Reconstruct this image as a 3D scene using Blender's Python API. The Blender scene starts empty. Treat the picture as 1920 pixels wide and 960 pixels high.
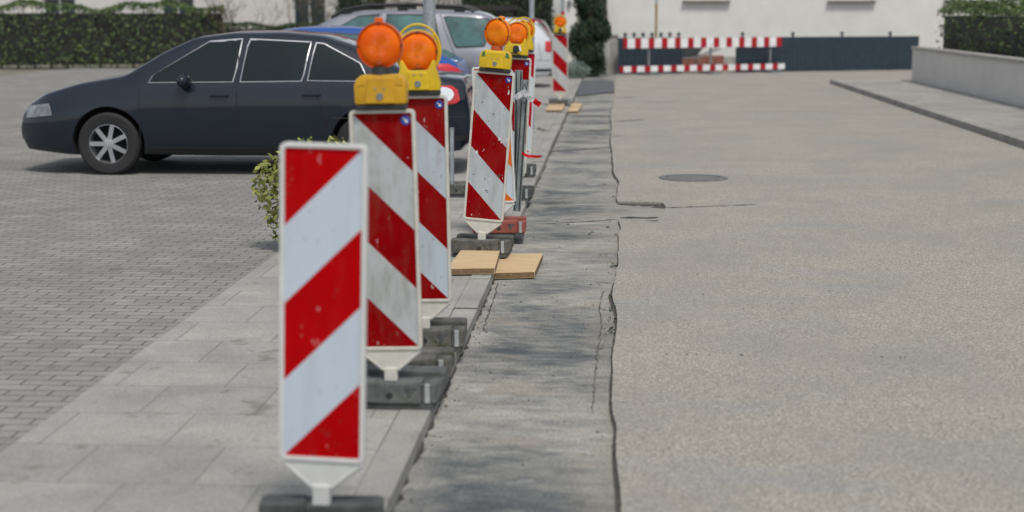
import bpy, bmesh, math, random
from mathutils import Vector, Matrix, Euler
R = math.radians
random.seed(7)
S = bpy.context.scene
COL = S.collection

# ------------------------------------------------------------------ camera, world, sun, exposure
FPX, CH = 3000.0, 1.75                       # focal length in pixels of the 1920 px photograph, eye height
PITCH, YAW = math.atan(460/FPX), math.atan(190/FPX*math.cos(math.atan(460/FPX)))
cd = bpy.data.cameras.new('camera'); cam = bpy.data.objects.new('camera', cd); COL.objects.link(cam)
cd.sensor_width = 36; cd.lens = 36*FPX/1920; cd.clip_start = .1; cd.clip_end = 2000
cam.location = (0, 0, CH); cam.rotation_euler = (math.pi/2-PITCH, 0, YAW)
cd.dof.use_dof = True; cd.dof.focus_distance = 10.9; cd.dof.aperture_fstop = 1.7; cd.dof.aperture_blades = 7
S.camera = cam
SUN_EL, SUN_AZ = R(60), R(158)                # azimuth clockwise from +Y
w = bpy.data.worlds.new('World'); S.world = w; w.use_nodes = True
wn = w.node_tree.nodes; wl = w.node_tree.links
sky = wn.new('ShaderNodeTexSky'); sky.sky_type = 'NISHITA'; sky.sun_disc = False
sky.sun_elevation = SUN_EL; sky.sun_rotation = SUN_AZ; sky.air_density = 1.0; sky.dust_density = 1.2; sky.ozone_density = 1.0
hs = wn.new('ShaderNodeHueSaturation'); hs.inputs['Saturation'].default_value = .38
wl.new(sky.outputs[0], hs.inputs['Color']); wl.new(hs.outputs[0], wn['Background'].inputs['Color'])
wn['Background'].inputs['Strength'].default_value = .10
sd = bpy.data.lights.new('sun', 'SUN'); sd.energy = 1.7; sd.angle = R(13); sd.color = (1, .96, .9)
sun = bpy.data.objects.new('sun', sd); COL.objects.link(sun)
sdir = Vector((math.sin(SUN_AZ)*math.cos(SUN_EL), math.cos(SUN_AZ)*math.cos(SUN_EL), math.sin(SUN_EL)))
sun.rotation_euler = sdir.to_track_quat('Z', 'Y').to_euler(); sun.location = (0, 0, 30)
S.view_settings.view_transform = 'Standard'; S.view_settings.look = 'None'
S.view_settings.exposure = 0.58; S.view_settings.gamma = 1

# ------------------------------------------------------------------ geometry of the picture: pixel -> place
_M = cam.rotation_euler.to_matrix()
def ray(px, py): return (_M @ Vector(((px-960)/FPX, (480-py)/FPX, -1)))
def G(px, py, z=0.0):                        # where the sight line of a pixel meets height z
    d = ray(px, py); t = (z-CH)/d.z
    return Vector((0, 0, CH)) + d*t
def D(px, py, y):                            # where it meets the plane Y = y
    d = ray(px, py); return Vector((0, 0, CH)) + d*(y/d.y)
SW = .06                                     # pavement height above the trench strip

# ------------------------------------------------------------------ materials
def mat(name):
    m = bpy.data.materials.new(name); m.use_nodes = True
    return m, m.node_tree.nodes, m.node_tree.links, m.node_tree.nodes['Principled BSDF']
class NT:
    def __init__(s, m): s.n = m.node_tree.nodes; s.l = m.node_tree.links; s.tc = None
    def co(s):
        if not s.tc: s.tc = s.n.new('ShaderNodeTexCoord')
        return s.tc.outputs['Object']
    def _set(s, sock, v):
        if hasattr(v, 'is_linked') or hasattr(v, 'links'): s.l.new(v, sock)
        else: sock.default_value = v
    def math(s, op, a, b=0.0, c=None):
        n = s.n.new('ShaderNodeMath'); n.operation = op
        s._set(n.inputs[0], a); s._set(n.inputs[1], b)
        if c is not None: s._set(n.inputs[2], c)
        return n.outputs[0]
    def mapp(s, scale=(1, 1, 1), loc=(0, 0, 0), rot=(0, 0, 0)):
        n = s.n.new('ShaderNodeMapping'); n.inputs['Scale'].default_value = scale; n.inputs['Location'].default_value = loc
        n.inputs['Rotation'].default_value = rot
        s.l.new(s.co(), n.inputs['Vector']); return n.outputs[0]
    def noise(s, scale=5, detail=4, rough=.55, vec=None, dist=0):
        n = s.n.new('ShaderNodeTexNoise'); n.inputs['Scale'].default_value = scale; n.inputs['Detail'].default_value = detail
        n.inputs['Roughness'].default_value = rough; n.inputs['Distortion'].default_value = dist
        s.l.new(vec if vec is not None else s.co(), n.inputs['Vector']); return n.outputs['Fac']
    def ramp(s, fac, stops):
        n = s.n.new('ShaderNodeValToRGB'); s.l.new(fac, n.inputs[0]); e = n.color_ramp.elements
        while len(e) < len(stops): e.new(.5)
        for k, (p, c) in enumerate(stops):
            e[k].position = p; e[k].color = (c, c, c, 1) if isinstance(c, (int, float)) else (*c, 1)
        return n.outputs[0]
    def mix(s, fac, a, b, mode='MIX'):
        n = s.n.new('ShaderNodeMixRGB'); n.blend_type = mode
        s._set(n.inputs[0], fac)
        for i, v in ((1, a), (2, b)):
            if isinstance(v, tuple): n.inputs[i].default_value = (*v[:3], 1)
            else: s.l.new(v, n.inputs[i])
        return n.outputs[0]
    def bump(s, h, strength=.3, dist=.01):
        n = s.n.new('ShaderNodeBump'); n.inputs['Strength'].default_value = strength; n.inputs['Distance'].default_value = dist
        s.l.new(h, n.inputs['Height']); return n.outputs[0]
def P(name, c, rough=.5, metal=0.0, coat=0.0, var=.15, vs=6, bump=0, bs=60, spec=.5):
    m, n, l, b = mat(name); t = NT(m)
    f = t.noise(vs, 5, .6)
    lo = tuple(max(0, x*(1-var)) for x in c); hi = tuple(min(1, x*(1+var)) for x in c)
    l.new(t.ramp(f, [(.3, lo), (.7, hi)]), b.inputs['Base Color'])
    b.inputs['Roughness'].default_value = rough; b.inputs['Metallic'].default_value = metal
    b.inputs['Coat Weight'].default_value = coat; b.inputs['Coat Roughness'].default_value = .04
    b.inputs['Specular IOR Level'].default_value = spec
    if bump: l.new(t.bump(t.noise(bs, 4, .6), bump, .01), b.inputs['Normal'])
    return m

def stripe_mat(name, mirror, col, white, seed, dirt=.5, scratch=.5):
    """retroreflective board, 0.25 m diagonal bars; board spans x -.125...125, z .265..1.265"""
    m, n, l, b = mat(name); t = NT(m)
    sep = n.new('ShaderNodeSeparateXYZ'); l.new(t.co(), sep.inputs[0]); x, z = sep.outputs[0], sep.outputs[2]
    q = t.math('SUBTRACT', 1.265, z)
    xx = t.math('ADD', x, .125) if not mirror else t.math('SUBTRACT', .125, x)
    q = t.math('ADD', t.math('SUBTRACT', q, xx), 2.25)
    fr = t.math('FRACT', t.math('MULTIPLY', q, 2.0))
    isred = t.math('LESS_THAN', fr, .5)
    redc = t.mix(t.ramp(t.noise(7, 4, .6, t.mapp((1, 1, 1), (seed, 0, seed))), [(.3, 0.0), (.7, 1.0)]), tuple(v*.85 for v in col), col)
    base = t.mix(isred, white, redc)
    # rain streaks and brownish film
    d1 = t.ramp(t.noise(1, 6, .65, t.mapp((14, 1, 3), (seed, seed, 0))), [(.48, 0.0), (.75, 1.0)])
    d2 = t.ramp(t.noise(6, 5, .6, t.mapp((1, 1, .6), (seed*2, 0, 3))), [(.5, 0.0), (.8, 1.0)])
    dd = t.math('MULTIPLY', t.math('MAXIMUM', d1, d2), dirt)
    base = t.mix(t.math('MULTIPLY', dd, t.math('SUBTRACT', 1.0, t.math('MULTIPLY', isred, .72))), base, (.16, .14, .10))
    # small chips showing pale sheet
    c1 = t.ramp(t.noise(26, 3, .7, t.mapp((1, 1, .45), (seed*3, 0, 1))), [(.665, 0.0), (.685, 1.0)])
    base = t.mix(t.math('MULTIPLY', c1, scratch), base, (.62, .6, .56))
    c2 = t.ramp(t.noise(34, 2, .6, t.mapp((1, 1, .8), (seed*5, 0, 7))), [(.675, 0.0), (.695, 1.0)])
    base = t.mix(t.math('MULTIPLY', c2, scratch*.7), base, (.06, .06, .055))
    l.new(base, b.inputs['Base Color']); b.inputs['Roughness'].default_value = .4; b.inputs['Specular IOR Level'].default_value = .04
    # honeycomb of the reflective sheet
    v = n.new('ShaderNodeTexVoronoi'); v.inputs['Scale'].default_value = 160; l.new(t.co(), v.inputs['Vector'])
    l.new(t.bump(v.outputs['Distance'], .08, .002), b.inputs['Normal'])
    return m

M = {}
M['frame'] = P('white_plastic_frame', (.50, .485, .43), .5, var=.14, vs=14, bump=.05)
M['frame_new'] = P('clean_white_plastic', (.55, .555, .535), .45, var=.08, vs=9)
M['yellow'] = P('yellow_lamp_plastic', (.60, .40, .008), .45, var=.12, vs=12, bump=.04)
M['yellow_old'] = P('aged_yellow_lamp_plastic', (.52, .28, .006), .5, var=.14, vs=10, bump=.05)
M['rubber'] = P('black_rubber', (.018, .02, .02), .6, var=.3)
M['lock'] = P('black_lock_plastic', (.012, .014, .014), .45)
M['blue_sticker'] = P('blue_sticker_film', (.02, .05, .32), .35)
M['white_paint'] = P('white_paint', (.72, .72, .72), .5)
M['zinc'] = P('galvanised_steel', (.34, .37, .39), .5, .45, var=.25, vs=30, bump=.05)
M['zinc_dark'] = P('weathered_galvanised_steel', (.20, .225, .225), .6, .2, var=.25, vs=22, bump=.08)
M['red_band'] = P('red_film', (.36, .004, .012), .4)
M['plate'] = None
def plate_mat(name, a, bcol, moss):
    m, n, l, b = mat(name); t = NT(m)
    f = t.ramp(t.noise(9, 6, .65), [(.35, a), (.65, bcol)])
    mo = t.math('MULTIPLY', t.ramp(t.noise(7, 6, .7, t.mapp((1, 1, 1), (4, 2, 1))), [(.5, 0.0), (.62, 1.0)]), moss)
    l.new(t.mix(mo, f, (.045, .05, .02)), b.inputs['Base Color']); b.inputs['Roughness'].default_value = .85
    l.new(t.bump(t.noise(70, 5, .7), .5, .008), b.inputs['Normal'])
    return m
M['plate'] = plate_mat('recycled_plastic_plate', (.06, .064, .064), (.14, .145, .14), .4)
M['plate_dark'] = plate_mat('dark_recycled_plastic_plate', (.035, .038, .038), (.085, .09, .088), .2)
M['plate_moss'] = plate_mat('mossy_recycled_plastic_plate', (.05, .052, .045), (.14, .135, .12), 1.0)
M['plate_light'] = plate_mat('pale_recycled_plastic', (.26, .28, .28), (.36, .38, .38), .05)
M['plate_red'] = plate_mat('red_recycled_plastic_plate', (.20, .045, .034), (.31, .08, .06), .3)

def lens_mat(name, c1, c2, glow):
    m, n, l, b = mat(name); t = NT(m)
    sep = n.new('ShaderNodeSeparateXYZ'); l.new(t.co(), sep.inputs[0])
    x, z = sep.outputs[0], t.math('SUBTRACT', sep.outputs[2], 0.0)
    r = t.math('SQRT', t.math('ADD', t.math('MULTIPLY', x, x), t.math('MULTIPLY', z, z)))
    rings = t.math('SINE', t.math('MULTIPLY', r, 700.0))
    ang = n.new('ShaderNodeMath'); ang.operation = 'ARCTAN2'; l.new(x, ang.inputs[0]); l.new(z, ang.inputs[1])
    fan = t.math('SINE', t.math('MULTIPLY', ang.outputs[0], 64.0))
    h = t.math('ADD', t.math('MULTIPLY', rings, .6), t.math('MULTIPLY', fan, .25))
    sec = t.math('ABSOLUTE', t.math('SINE', t.math('ADD', t.math('MULTIPLY', ang.outputs[0], 2.0), .6)))
    col = t.mix(t.math('MULTIPLY', sec, .35), t.ramp(t.noise(13, 3, .5), [(.35, c1), (.65, c2)]), tuple(v*.85 for v in c1))
    l.new(col, b.inputs['Base Color']); b.inputs['Roughness'].default_value = .22; b.inputs['Specular IOR Level'].default_value = .25
    nb = t.bump(h, .55, .003); l.new(nb, b.inputs['Normal'])
    tr = n.new('ShaderNodeBsdfTranslucent'); l.new(col, tr.inputs['Color'])
    mx = n.new('ShaderNodeMixShader'); mx.inputs[0].default_value = glow-.20
    l.new(b.outputs[0], mx.inputs[1]); l.new(tr.outputs[0], mx.inputs[2]); l.new(mx.outputs[0], n['Material Output'].inputs['Surface'])
    return m
M['lens_red'] = lens_mat('deep_orange_lens', (.92, .125, .002), (1.0, .20, .003), .42)
M['lens'] = lens_mat('orange_lens', (1.0, .165, .002), (1.0, .25, .003), .42)
M['lens_amber'] = lens_mat('amber_lens', (1.0, .215, .002), (1.0, .32, .003), .42)
M['bulb'] = P('dark_amber_bulb_holder', (.40, .06, .003), .5)

def wood_mat():
    m, n, l, b = mat('raw_spruce_board'); t = NT(m)
    g = t.noise(1, 6, .6, t.mapp((3, 60, 60)), .8)
    l.new(t.ramp(g, [(.3, (.36, .235, .12)), (.5, (.52, .37, .21)), (.72, (.62, .47, .29))]), b.inputs['Base Color'])
    b.inputs['Roughness'].default_value = .75; l.new(t.bump(g, .25, .004), b.inputs['Normal'])
    return m
M['wood'] = wood_mat()
M['wood_edge'] = P('sawn_edge_with_shade', (.17, .105, .05), .85, var=.3, vs=40)  # sawn wood, with the shade on the board sides put into the colour

def road_mat():
    m, n, l, b = mat('worn_aggregate_road'); t = NT(m)
    g = t.noise(78, 4, .9); big = t.noise(.7, 7, .68)
    c = t.ramp(g, [(.34, (.09, .085, .073)), (.45, (.235, .221, .190)), (.54, (.345, .325, .28)), (.64, (.56, .53, .465))])
    c = t.mix(t.ramp(big, [(.42, .0), (.66, .6)]), c, (.235, .23, .21))
    warm = t.ramp(t.noise(2.2, 4, .6, t.mapp((1, .5, 1), (3, 8, 0))), [(.5, 0.0), (.75, .2)])
    c = t.mix(warm, c, (.42, .35, .29))
    wet = t.ramp(t.noise(1, 4, .6, t.mapp((.5, 1.1, 1), (9, 1, 0))), [(.58, 0.0), (.72, .35)])
    c = t.mix(wet, c, (.23, .25, .27))
    sp = t.ramp(t.noise(28, 2, .5, t.mapp((1, 1, 1), (1, 7, 0))), [(.72, 0.0), (.75, 1.0)])
    c = t.mix(t.math('MULTIPLY', sp, .6), c, (.09, .085, .075))
    l.new(c, b.inputs['Base Color']); b.inputs['Roughness'].default_value = .9; b.inputs['Specular IOR Level'].default_value = .06
    l.new(t.bump(g, .5, .006), b.inputs['Normal'])
    return m
M['road'] = road_mat()
def strip_mat():
    m, n, l, b = mat('patched_trench_asphalt'); t = NT(m)
    a = t.noise(1, 10, .70, t.mapp((.55, .85, 1), (2, 3, 0)), .3)
    s2 = t.noise(1, 6, .65, t.mapp((5, 13, 1), (7, 3, 0)), .5)
    f = t.math('ADD', t.math('MULTIPLY', a, .72), t.math('MULTIPLY', s2, .28))
    c = t.ramp(f, [(.35, (.065, .073, .078)), (.43, (.12, .128, .128)), (.50, (.225, .225, .208)), (.57, (.325, .318, .283)), (.68, (.44, .425, .38))])
    wh = t.ramp(t.noise(1, 6, .7, t.mapp((1.6, 3.5, 1), (5, 1.7, 0)), .6), [(.60, 0.0), (.72, .75)])
    c = t.mix(wh, c, (.50, .49, .47))
    sa = t.ramp(t.noise(1, 5, .6, t.mapp((1.3, 1.7, 1), (1, 9.3, 0))), [(.56, 0.0), (.68, .5)])
    c = t.mix(sa, c, (.33, .285, .23))
    sx = n.new('ShaderNodeSeparateXYZ'); l.new(t.co(), sx.inputs[0])
    wob = t.math('ADD', sx.outputs[0], t.math('MULTIPLY', t.math('SUBTRACT', t.noise(1, 6, .7, t.mapp((3, 2.2, 1), (8, 8, 0))), .5), .55))
    c = t.mix(t.ramp(wob, [(.0, 0.0), (.02, 0.0), (.14, .75)]) if False else t.math('MULTIPLY', t.math('SMOOTH_MIN', 1.0, t.math('MAXIMUM', 0.0, t.math('MULTIPLY', t.math('ADD', wob, .16), 7.0)), .1), .42), c, (.31, .285, .235))
    c = t.mix(t.math('MULTIPLY', t.math('MINIMUM', 1.0, t.math('MAXIMUM', 0.0, t.math('MULTIPLY', t.math('SUBTRACT', -.60, wob), 5.0))), .5), c, (.40, .385, .345))
    g = t.noise(75, 3, .85)
    c = t.mix(.5, c, t.ramp(g, [(.35, .06), (.6, .75)]), 'OVERLAY')
    pit = t.ramp(t.noise(24, 3, .6, t.mapp((1, 1.2, 1), (3, 3, 3))), [(.69, 0.0), (.72, .7)])
    c = t.mix(pit, c, (.06, .06, .058))
    l.new(c, b.inputs['Base Color']); b.inputs['Roughness'].default_value = .9; b.inputs['Specular IOR Level'].default_value = .06
    hh = t.math('ADD', t.math('MULTIPLY', g, .4), t.noise(1, 6, .6, t.mapp((10, 45, 1))))
    l.new(t.bump(hh, .55, .012), b.inputs['Normal'])
    return m
M['strip'] = strip_mat()
def slab_mat(name, bw, rh, c1, c2, joint, mort=.006):
    m, n, l, b = mat(name); t = NT(m)
    br = n.new('ShaderNodeTexBrick'); br.inputs['Scale'].default_value = 1; br.inputs['Brick Width'].default_value = bw
    br.inputs['Row Height'].default_value = rh; br.inputs['Mortar Size'].default_value = mort; br.inputs['Mortar Smooth'].default_value = .3
    br.inputs['Color1'].default_value = (*c1, 1); br.inputs['Color2'].default_value = (*c2, 1); br.inputs['Mortar'].default_value = (*joint, 1)
    l.new(t.co(), br.inputs['Vector'])
    c = t.mix(t.ramp(t.noise(2.3, 6, .65), [(.4, 0.0), (.75, .55)]), br.outputs['Color'], tuple(v*.55 for v in c1))
    c = t.mix(t.ramp(t.noise(.7, 7, .7, t.mapp((1, 1, 1), (5, 2, 0))), [(.45, 0.0), (.65, .5)]), c, tuple(v*.6 for v in c2))
    c = t.mix(t.ramp(t.noise(5, 5, .7, t.mapp((1, 1, 1), (1, 9, 0))), [(.60, 0.0), (.68, .5)]), c, (.11, .11, .085))
    g = t.noise(110, 3, .75)
    c = t.mix(.35, c, t.ramp(g, [(.35, .15), (.65, .75)]), 'OVERLAY')
    l.new(c, b.inputs['Base Color']); b.inputs['Roughness'].default_value = .9; b.inputs['Specular IOR Level'].default_value = .06
    h = t.math('SUBTRACT', t.math('MULTIPLY', g, .2), t.math('MULTIPLY', br.outputs['Fac'], 1.0))
    l.new(t.bump(h, .5, .006), b.inputs['Normal'])
    return m
M['slabs'] = slab_mat('concrete_paving_slabs', .5, .5, (.37, .36, .33), (.315, .31, .285), (.19, .185, .165), .004)
M['pavers'] = slab_mat('grey_block_pavers', .2, .1, (.30, .295, .275), (.245, .24, .225), (.10, .095, .085))
M['kerb'] = slab_mat('concrete_kerb', 9, 1.0, (.36, .35, .32), (.31, .305, .28), (.13, .125, .11), .008)
M['soil'] = P('garden_soil', (.055, .042, .03), .95, var=.35, vs=14, bump=.6, bs=30)
M['ground'] = P('rough_ground', (.17, .16, .12), .95, var=.3, vs=1.2, bump=.4, bs=12)
M['crack'] = P('crack_filling', (.035, .034, .03), .95, var=.3, vs=20)
M['gravel'] = P('loose_gravel', (.13, .125, .11), .95, var=.6, vs=50)
M['patch'] = P('fresh_asphalt', (.085, .09, .098), .85, var=.2, vs=3, bump=.4, bs=90)
M['plaster'] = P('white_render', (.66, .65, .61), .9, var=.06, vs=1.6, bump=.3, bs=60)
M['plaster2'] = P('cream_render', (.55, .53, .50), .9, var=.06, vs=1.6, bump=.3, bs=60)
M['concrete'] = P('old_concrete', (.34, .33, .30), .9, var=.2, vs=5, bump=.4, bs=40)
M['tiles'] = P('clay_roof_tiles', (.24, .09, .06), .85, var=.25, vs=9)
M['fence_navy'] = P('navy_painted_fence', (.018, .032, .048), .55, var=.25)
M['glass'] = P('window_glass', (.03, .045, .05), .05, var=.1)
M['winframe'] = P('white_window_frame', (.6, .6, .58), .5)
M['maroon_wood'] = P('dark_red_wood', (.045, .008, .010), .6, var=.3)
M['dark_wood'] = P('dark_stained_wood', (.02, .018, .015), .7, var=.3)
M['brick'] = P('red_brick', (.30, .12, .09), .9, var=.3, vs=20)
M['bark'] = P('bark', (.075, .055, .042), .95, var=.3, vs=20, bump=.4)
M['brown_pole'] = P('ochre_painted_pole', (.30, .18, .05), .6, var=.3)
M['tape_w'] = P('white_plastic_tape', (.72, .72, .73), .45)
M['tape_r'] = P('red_plastic_tape', (.80, .012, .010), .45)
def leafm(name, a, b2):
    m, n, l, b = mat(name); t = NT(m)
    oi = n.new('ShaderNodeNewGeometry')
    l.new(t.ramp(oi.outputs['Random Per Island'], [(0.0, a), (.7, b2), (1.0, tuple(v*1.35 for v in b2))]), b.inputs['Base Color'])
    b.inputs['Roughness'].default_value = .65
    return m
M['yew'] = leafm('dark_conifer_foliage', (.008, .022, .010), (.022, .05, .018))
M['hedge'] = leafm('hedge_leaves', (.012, .028, .010), (.04, .07, .024))
M['laurel'] = leafm('mid_green_leaves', (.03, .06, .018), (.09, .13, .04))
M['yellowleaf'] = leafm('yellow_green_leaves', (.10, .13, .02), (.24, .25, .06))
M['greyleaf'] = leafm('grey_green_leaves', (.10, .14, .12), (.20, .26, .23))
M['bud'] = leafm('spring_buds', (.09, .10, .03), (.20, .20, .08))
# car materials
def paint(name, c, rough=.3, metal=.35): return P(name, c, rough, metal, .8, var=.04, vs=3, spec=.15)
M['car_navy'] = paint('near_black_blue_paint', (.006, .011, .020), .6, 0)
M['car_blue'] = paint('mid_blue_paint', (.016, .075, .27), .5, 0)
M['car_silver'] = paint('silver_paint', (.24, .245, .275), .4, .4)
M['car_white'] = paint('white_car_paint', (.52, .53, .56), .4, 0)
M['car_maroon'] = paint('maroon_paint', (.16, .015, .035), .5, 0)
M['car_glass'] = P('tinted_glass_painted_light', (.045, .115, .11), .05, var=.7, vs=2.2, spec=.8)  # opaque; see-through brightness and sky reflection are put into the mottled colour
M['car_glass_dark'] = P('dark_car_glass', (.008, .014, .015), .04, var=.2, vs=2, spec=.35)
M['car_trim'] = P('black_car_trim', (.012, .012, .013), .5)
M['chrome'] = P('chrome_trim', (.50, .51, .53), .3, .7, var=.02)
M['headlamp'] = P('headlamp_glass', (.20, .21, .22), .1, .2, .5, var=.5, vs=9)
M['tail_red'] = P('red_tail_lens', (.50, .006, .010), .15, 0, .6)
M['tail_clear'] = P('clear_tail_lens', (.75, .76, .78), .12, .3, .6)
M['tyre'] = P('tyre_rubber', (.016, .016, .017), .8, var=.2)
M['rim'] = P('alloy_rim', (.45, .46, .48), .3, .8)
M['numberplate'] = P('white_number_plate', (.7, .7, .68), .4)
M['interior'] = P('car_underside', (.008, .008, .008), .9)

# ------------------------------------------------------------------ mesh helpers
def link(name, bm, m, parent=None, smooth=None, bev=0):
    if bev:
        es = [e for e in bm.edges if len(e.link_faces) == 2 and e.calc_face_angle(0) > R(35)]
        bmesh.ops.bevel(bm, geom=es, offset=bev, segments=2, profile=.6, affect='EDGES', clamp_overlap=True)
    me = bpy.data.meshes.new(name); bm.to_mesh(me); bm.free()
    for mm in (m if isinstance(m, (list, tuple)) else [m]): me.materials.append(mm)
    o = bpy.data.objects.new(name, me); COL.objects.link(o)
    if smooth is not None:
        me.polygons.foreach_set('use_smooth', [True]*len(me.polygons)); me.set_sharp_from_angle(angle=R(smooth))
    if parent: o.parent = parent
    return o
def thing(name, label, cat, loc=(0, 0, 0), rot=(0, 0, 0), group=None):
    o = bpy.data.objects.new(name, None); COL.objects.link(o); o.location = loc; o.rotation_euler = rot
    o.empty_display_size = .1
    return tag(o, label, cat, group)
def tag(o, label, cat, group=None):
    o['label'] = label; o['category'] = cat
    if group: o['group'] = group
    return o
def struct(o, kind='structure'): o['kind'] = kind; return o
def box(bm, c, s, rot=None, mi=0):
    r = bmesh.ops.create_cube(bm, size=1)
    mt = Matrix.Translation(c) @ (rot.to_4x4() if rot else Matrix()) @ Matrix.Diagonal((*s, 1))
    bmesh.ops.transform(bm, matrix=mt, verts=r['verts'])
    for f in {f for v in r['verts'] for f in v.link_faces}: f.material_index = mi
    return r['verts']
def cyl(bm, a, b, r0, r1=None, n=16, cap=True):
    a, b = Vector(a), Vector(b); d = b-a; r1 = r0 if r1 is None else r1
    q = d.to_track_quat('Z', 'Y').to_matrix()
    va = [bm.verts.new(a + q @ Vector((r0*math.cos(2*math.pi*k/n), r0*math.sin(2*math.pi*k/n), 0))) for k in range(n)]
    vb = [bm.verts.new(b + q @ Vector((r1*math.cos(2*math.pi*k/n), r1*math.sin(2*math.pi*k/n), 0))) for k in range(n)]
    for k in range(n): bm.faces.new((va[k], va[(k+1) % n], vb[(k+1) % n], vb[k]))
    if cap: bm.faces.new(va[::-1]); bm.faces.new(vb)
def tube(bm, pts, r, n=8, closed=False):
    pts = [Vector(p) for p in pts]; N = len(pts); rings = []
    ref = None
    for i, p in enumerate(pts):
        a = pts[(i-1) % N] if (closed or i > 0) else p; b = pts[(i+1) % N] if (closed or i < N-1) else p
        d = (b-a).normalized()
        if ref is None: ref = d.orthogonal().normalized()
        ref = (ref - d*ref.dot(d)).normalized(); s = d.cross(ref)
        rr = r[i] if isinstance(r, (list, tuple)) else r
        rings.append([bm.verts.new(p + (ref*math.cos(2*math.pi*k/n)+s*math.sin(2*math.pi*k/n))*rr) for k in range(n)])
    for i in range(N if closed else N-1):
        A, B = rings[i], rings[(i+1) % N]
        for k in range(n): bm.faces.new((A[k], A[(k+1) % n], B[(k+1) % n], B[k]))
    if not closed: bm.faces.new(rings[0][::-1]); bm.faces.new(rings[-1])
def prism(bm, poly, y0, y1, mi=0):            # polygon in x,z extruded along y
    a = [bm.verts.new((x, y0, z)) for x, z in poly]; b = [bm.verts.new((x, y1, z)) for x, z in poly]
    fs = [bm.faces.new(a), bm.faces.new(b[::-1])]
    for k in range(len(poly)):
        j = (k+1) % len(poly); fs.append(bm.faces.new((a[j], a[k], b[k], b[j])))
    for f in fs: f.material_index = mi
    bmesh.ops.recalc_face_normals(bm, faces=fs)
def slab(bm, poly, z0, z1):                   # polygon in x,y extruded along z
    a = [bm.verts.new((p[0], p[1], z0)) for p in poly]; b = [bm.verts.new((p[0], p[1], z1)) for p in poly]
    fs = [bm.faces.new(a[::-1]), bm.faces.new(b)]
    for k in range(len(poly)):
        j = (k+1) % len(poly); fs.append(bm.faces.new((a[k], a[j], b[j], b[k])))
    bmesh.ops.recalc_face_normals(bm, faces=fs)
    if len(poly) > 12: bmesh.ops.triangulate(bm, faces=fs[:2], ngon_method='EAR_CLIP')
def lathe_y(bm, prof, n=40, cx=0, cz=0):      # profile (r, y) round an axis along y
    rings = []
    for r, y in prof:
        if r < 1e-5: rings.append([bm.verts.new((cx, y, cz))])
        else: rings.append([bm.verts.new((cx+r*math.cos(2*math.pi*k/n), y, cz+r*math.sin(2*math.pi*k/n))) for k in range(n)])
    for A, B in zip(rings, rings[1:]):
        for k in range(n):
            j = (k+1) % n
            if len(A) == 1: bm.faces.new((A[0], B[j], B[k]))
            elif len(B) == 1: bm.faces.new((A[k], A[j], B[0]))
            else: bm.faces.new((A[k], A[j], B[j], B[k]))
    bmesh.ops.recalc_face_normals(bm, faces=bm.faces[:])
def rrect(x0, x1, z0, z1, r, n=5):
    o = []
    for cx, cz, a0 in ((x1-r, z1-r, 0), (x0+r, z1-r, 90), (x0+r, z0+r, 180), (x1-r, z0+r, 270)):
        for k in range(n+1):
            a = R(a0+90*k/n); o.append((cx+r*math.cos(a), cz+r*math.sin(a)))
    return o
NB = lambda: bmesh.new()

# ------------------------------------------------------------------ the setting: ground, pavement, strip, road
bm = NB(); slab(bm, [(-400, -60), (400, -60), (400, 700), (-400, 700)], -.35, -.05)
struct(link('ground', bm, M['ground']))
# left edge of the old road surface: read from the photograph, roughened along its length
edge_px = [(1164, 960), (1158, 880), (1156, 800), (1149, 770), (1148, 700), (1153, 640), (1157, 600), (1149, 548), (1156, 510), (1160, 470), (1160, 440),
           (1163, 425), (1162, 408), (1200, 406.5), (1232, 404)]
notch = [(1248, 390), (1240, 379.5), (1200, 378), (1158, 378)]
edge_px2 = [(1158, 360), (1160, 340), (1152, 325), (1149, 300), (1148, 285), (1145, 262), (1147, 240), (1145, 215), (1149, 195), (1152, 170), (1153, 152), (1156, 140)]
ZR = .022
def jag(pts, amp, step=.07):
    out = []
    for a, b in zip(pts, pts[1:]):
        n = max(1, int((b-a).length/step))
        for k in range(n):
            p = a.lerp(b, k/n); t = (b-a).normalized(); nrm = Vector((-t.y, t.x, 0))
            out.append(p + nrm*random.gauss(0, amp)*(0 if k == 0 else 1))
    out.append(pts[-1]); return out
e = [G(x, y, ZR) for x, y in edge_px + notch + edge_px2]
e = [Vector((e[0].x+.01, -30, ZR)), Vector((e[0].x+.01, 2, ZR))] + e + [Vector((e[-1].x, 47, ZR))]
def seg(pts, amp): return jag(pts, amp)
def smooth_edge(pts):
    out = []
    for i, (a, b) in enumerate(zip(pts, pts[1:])):
        if .3 < a.y < 40 and (b-a).length > .12:
            p0, p3 = pts[max(i-1, 0)], pts[min(i+2, len(pts)-1)]
            n = max(2, int((b-a).length/.03)); m0, m1 = (b.x-p0.x)/(b.y-p0.y+1e-6)*(b.y-a.y), (p3.x-a.x)/(p3.y-a.y+1e-6)*(b.y-a.y)
            m0, m1 = max(-.05, min(.05, m0)), max(-.05, min(.05, m1))
            for k in range(n):
                t = k/n; x = (2*t**3-3*t*t+1)*a.x+(t**3-2*t*t+t)*m0+(-2*t**3+3*t*t)*b.x+(t**3-t*t)*m1 if abs(b.x-a.x) < .08 else a.x+(b.x-a.x)*t
                out.append(Vector((x+random.gauss(0, .0008)+.005*math.sin(5.3*(a.y+(b.y-a.y)*t))*math.sin(1.9*a.y), a.y+(b.y-a.y)*t, a.z)))
        else: out.append(a)
    out.append(pts[-1]); return out
edge = smooth_edge(e)
bm = NB(); rows = []; yy = -1e9              # strips across the road, left ends on the ragged edge
for p in edge:
    yy = max(p.y, yy+2e-4)
    rows.append([bm.verts.new((p.x, yy, -.04)), bm.verts.new((p.x, yy, ZR)), bm.verts.new((1.2, yy, ZR)), bm.verts.new((5.2, yy, ZR))])
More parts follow.
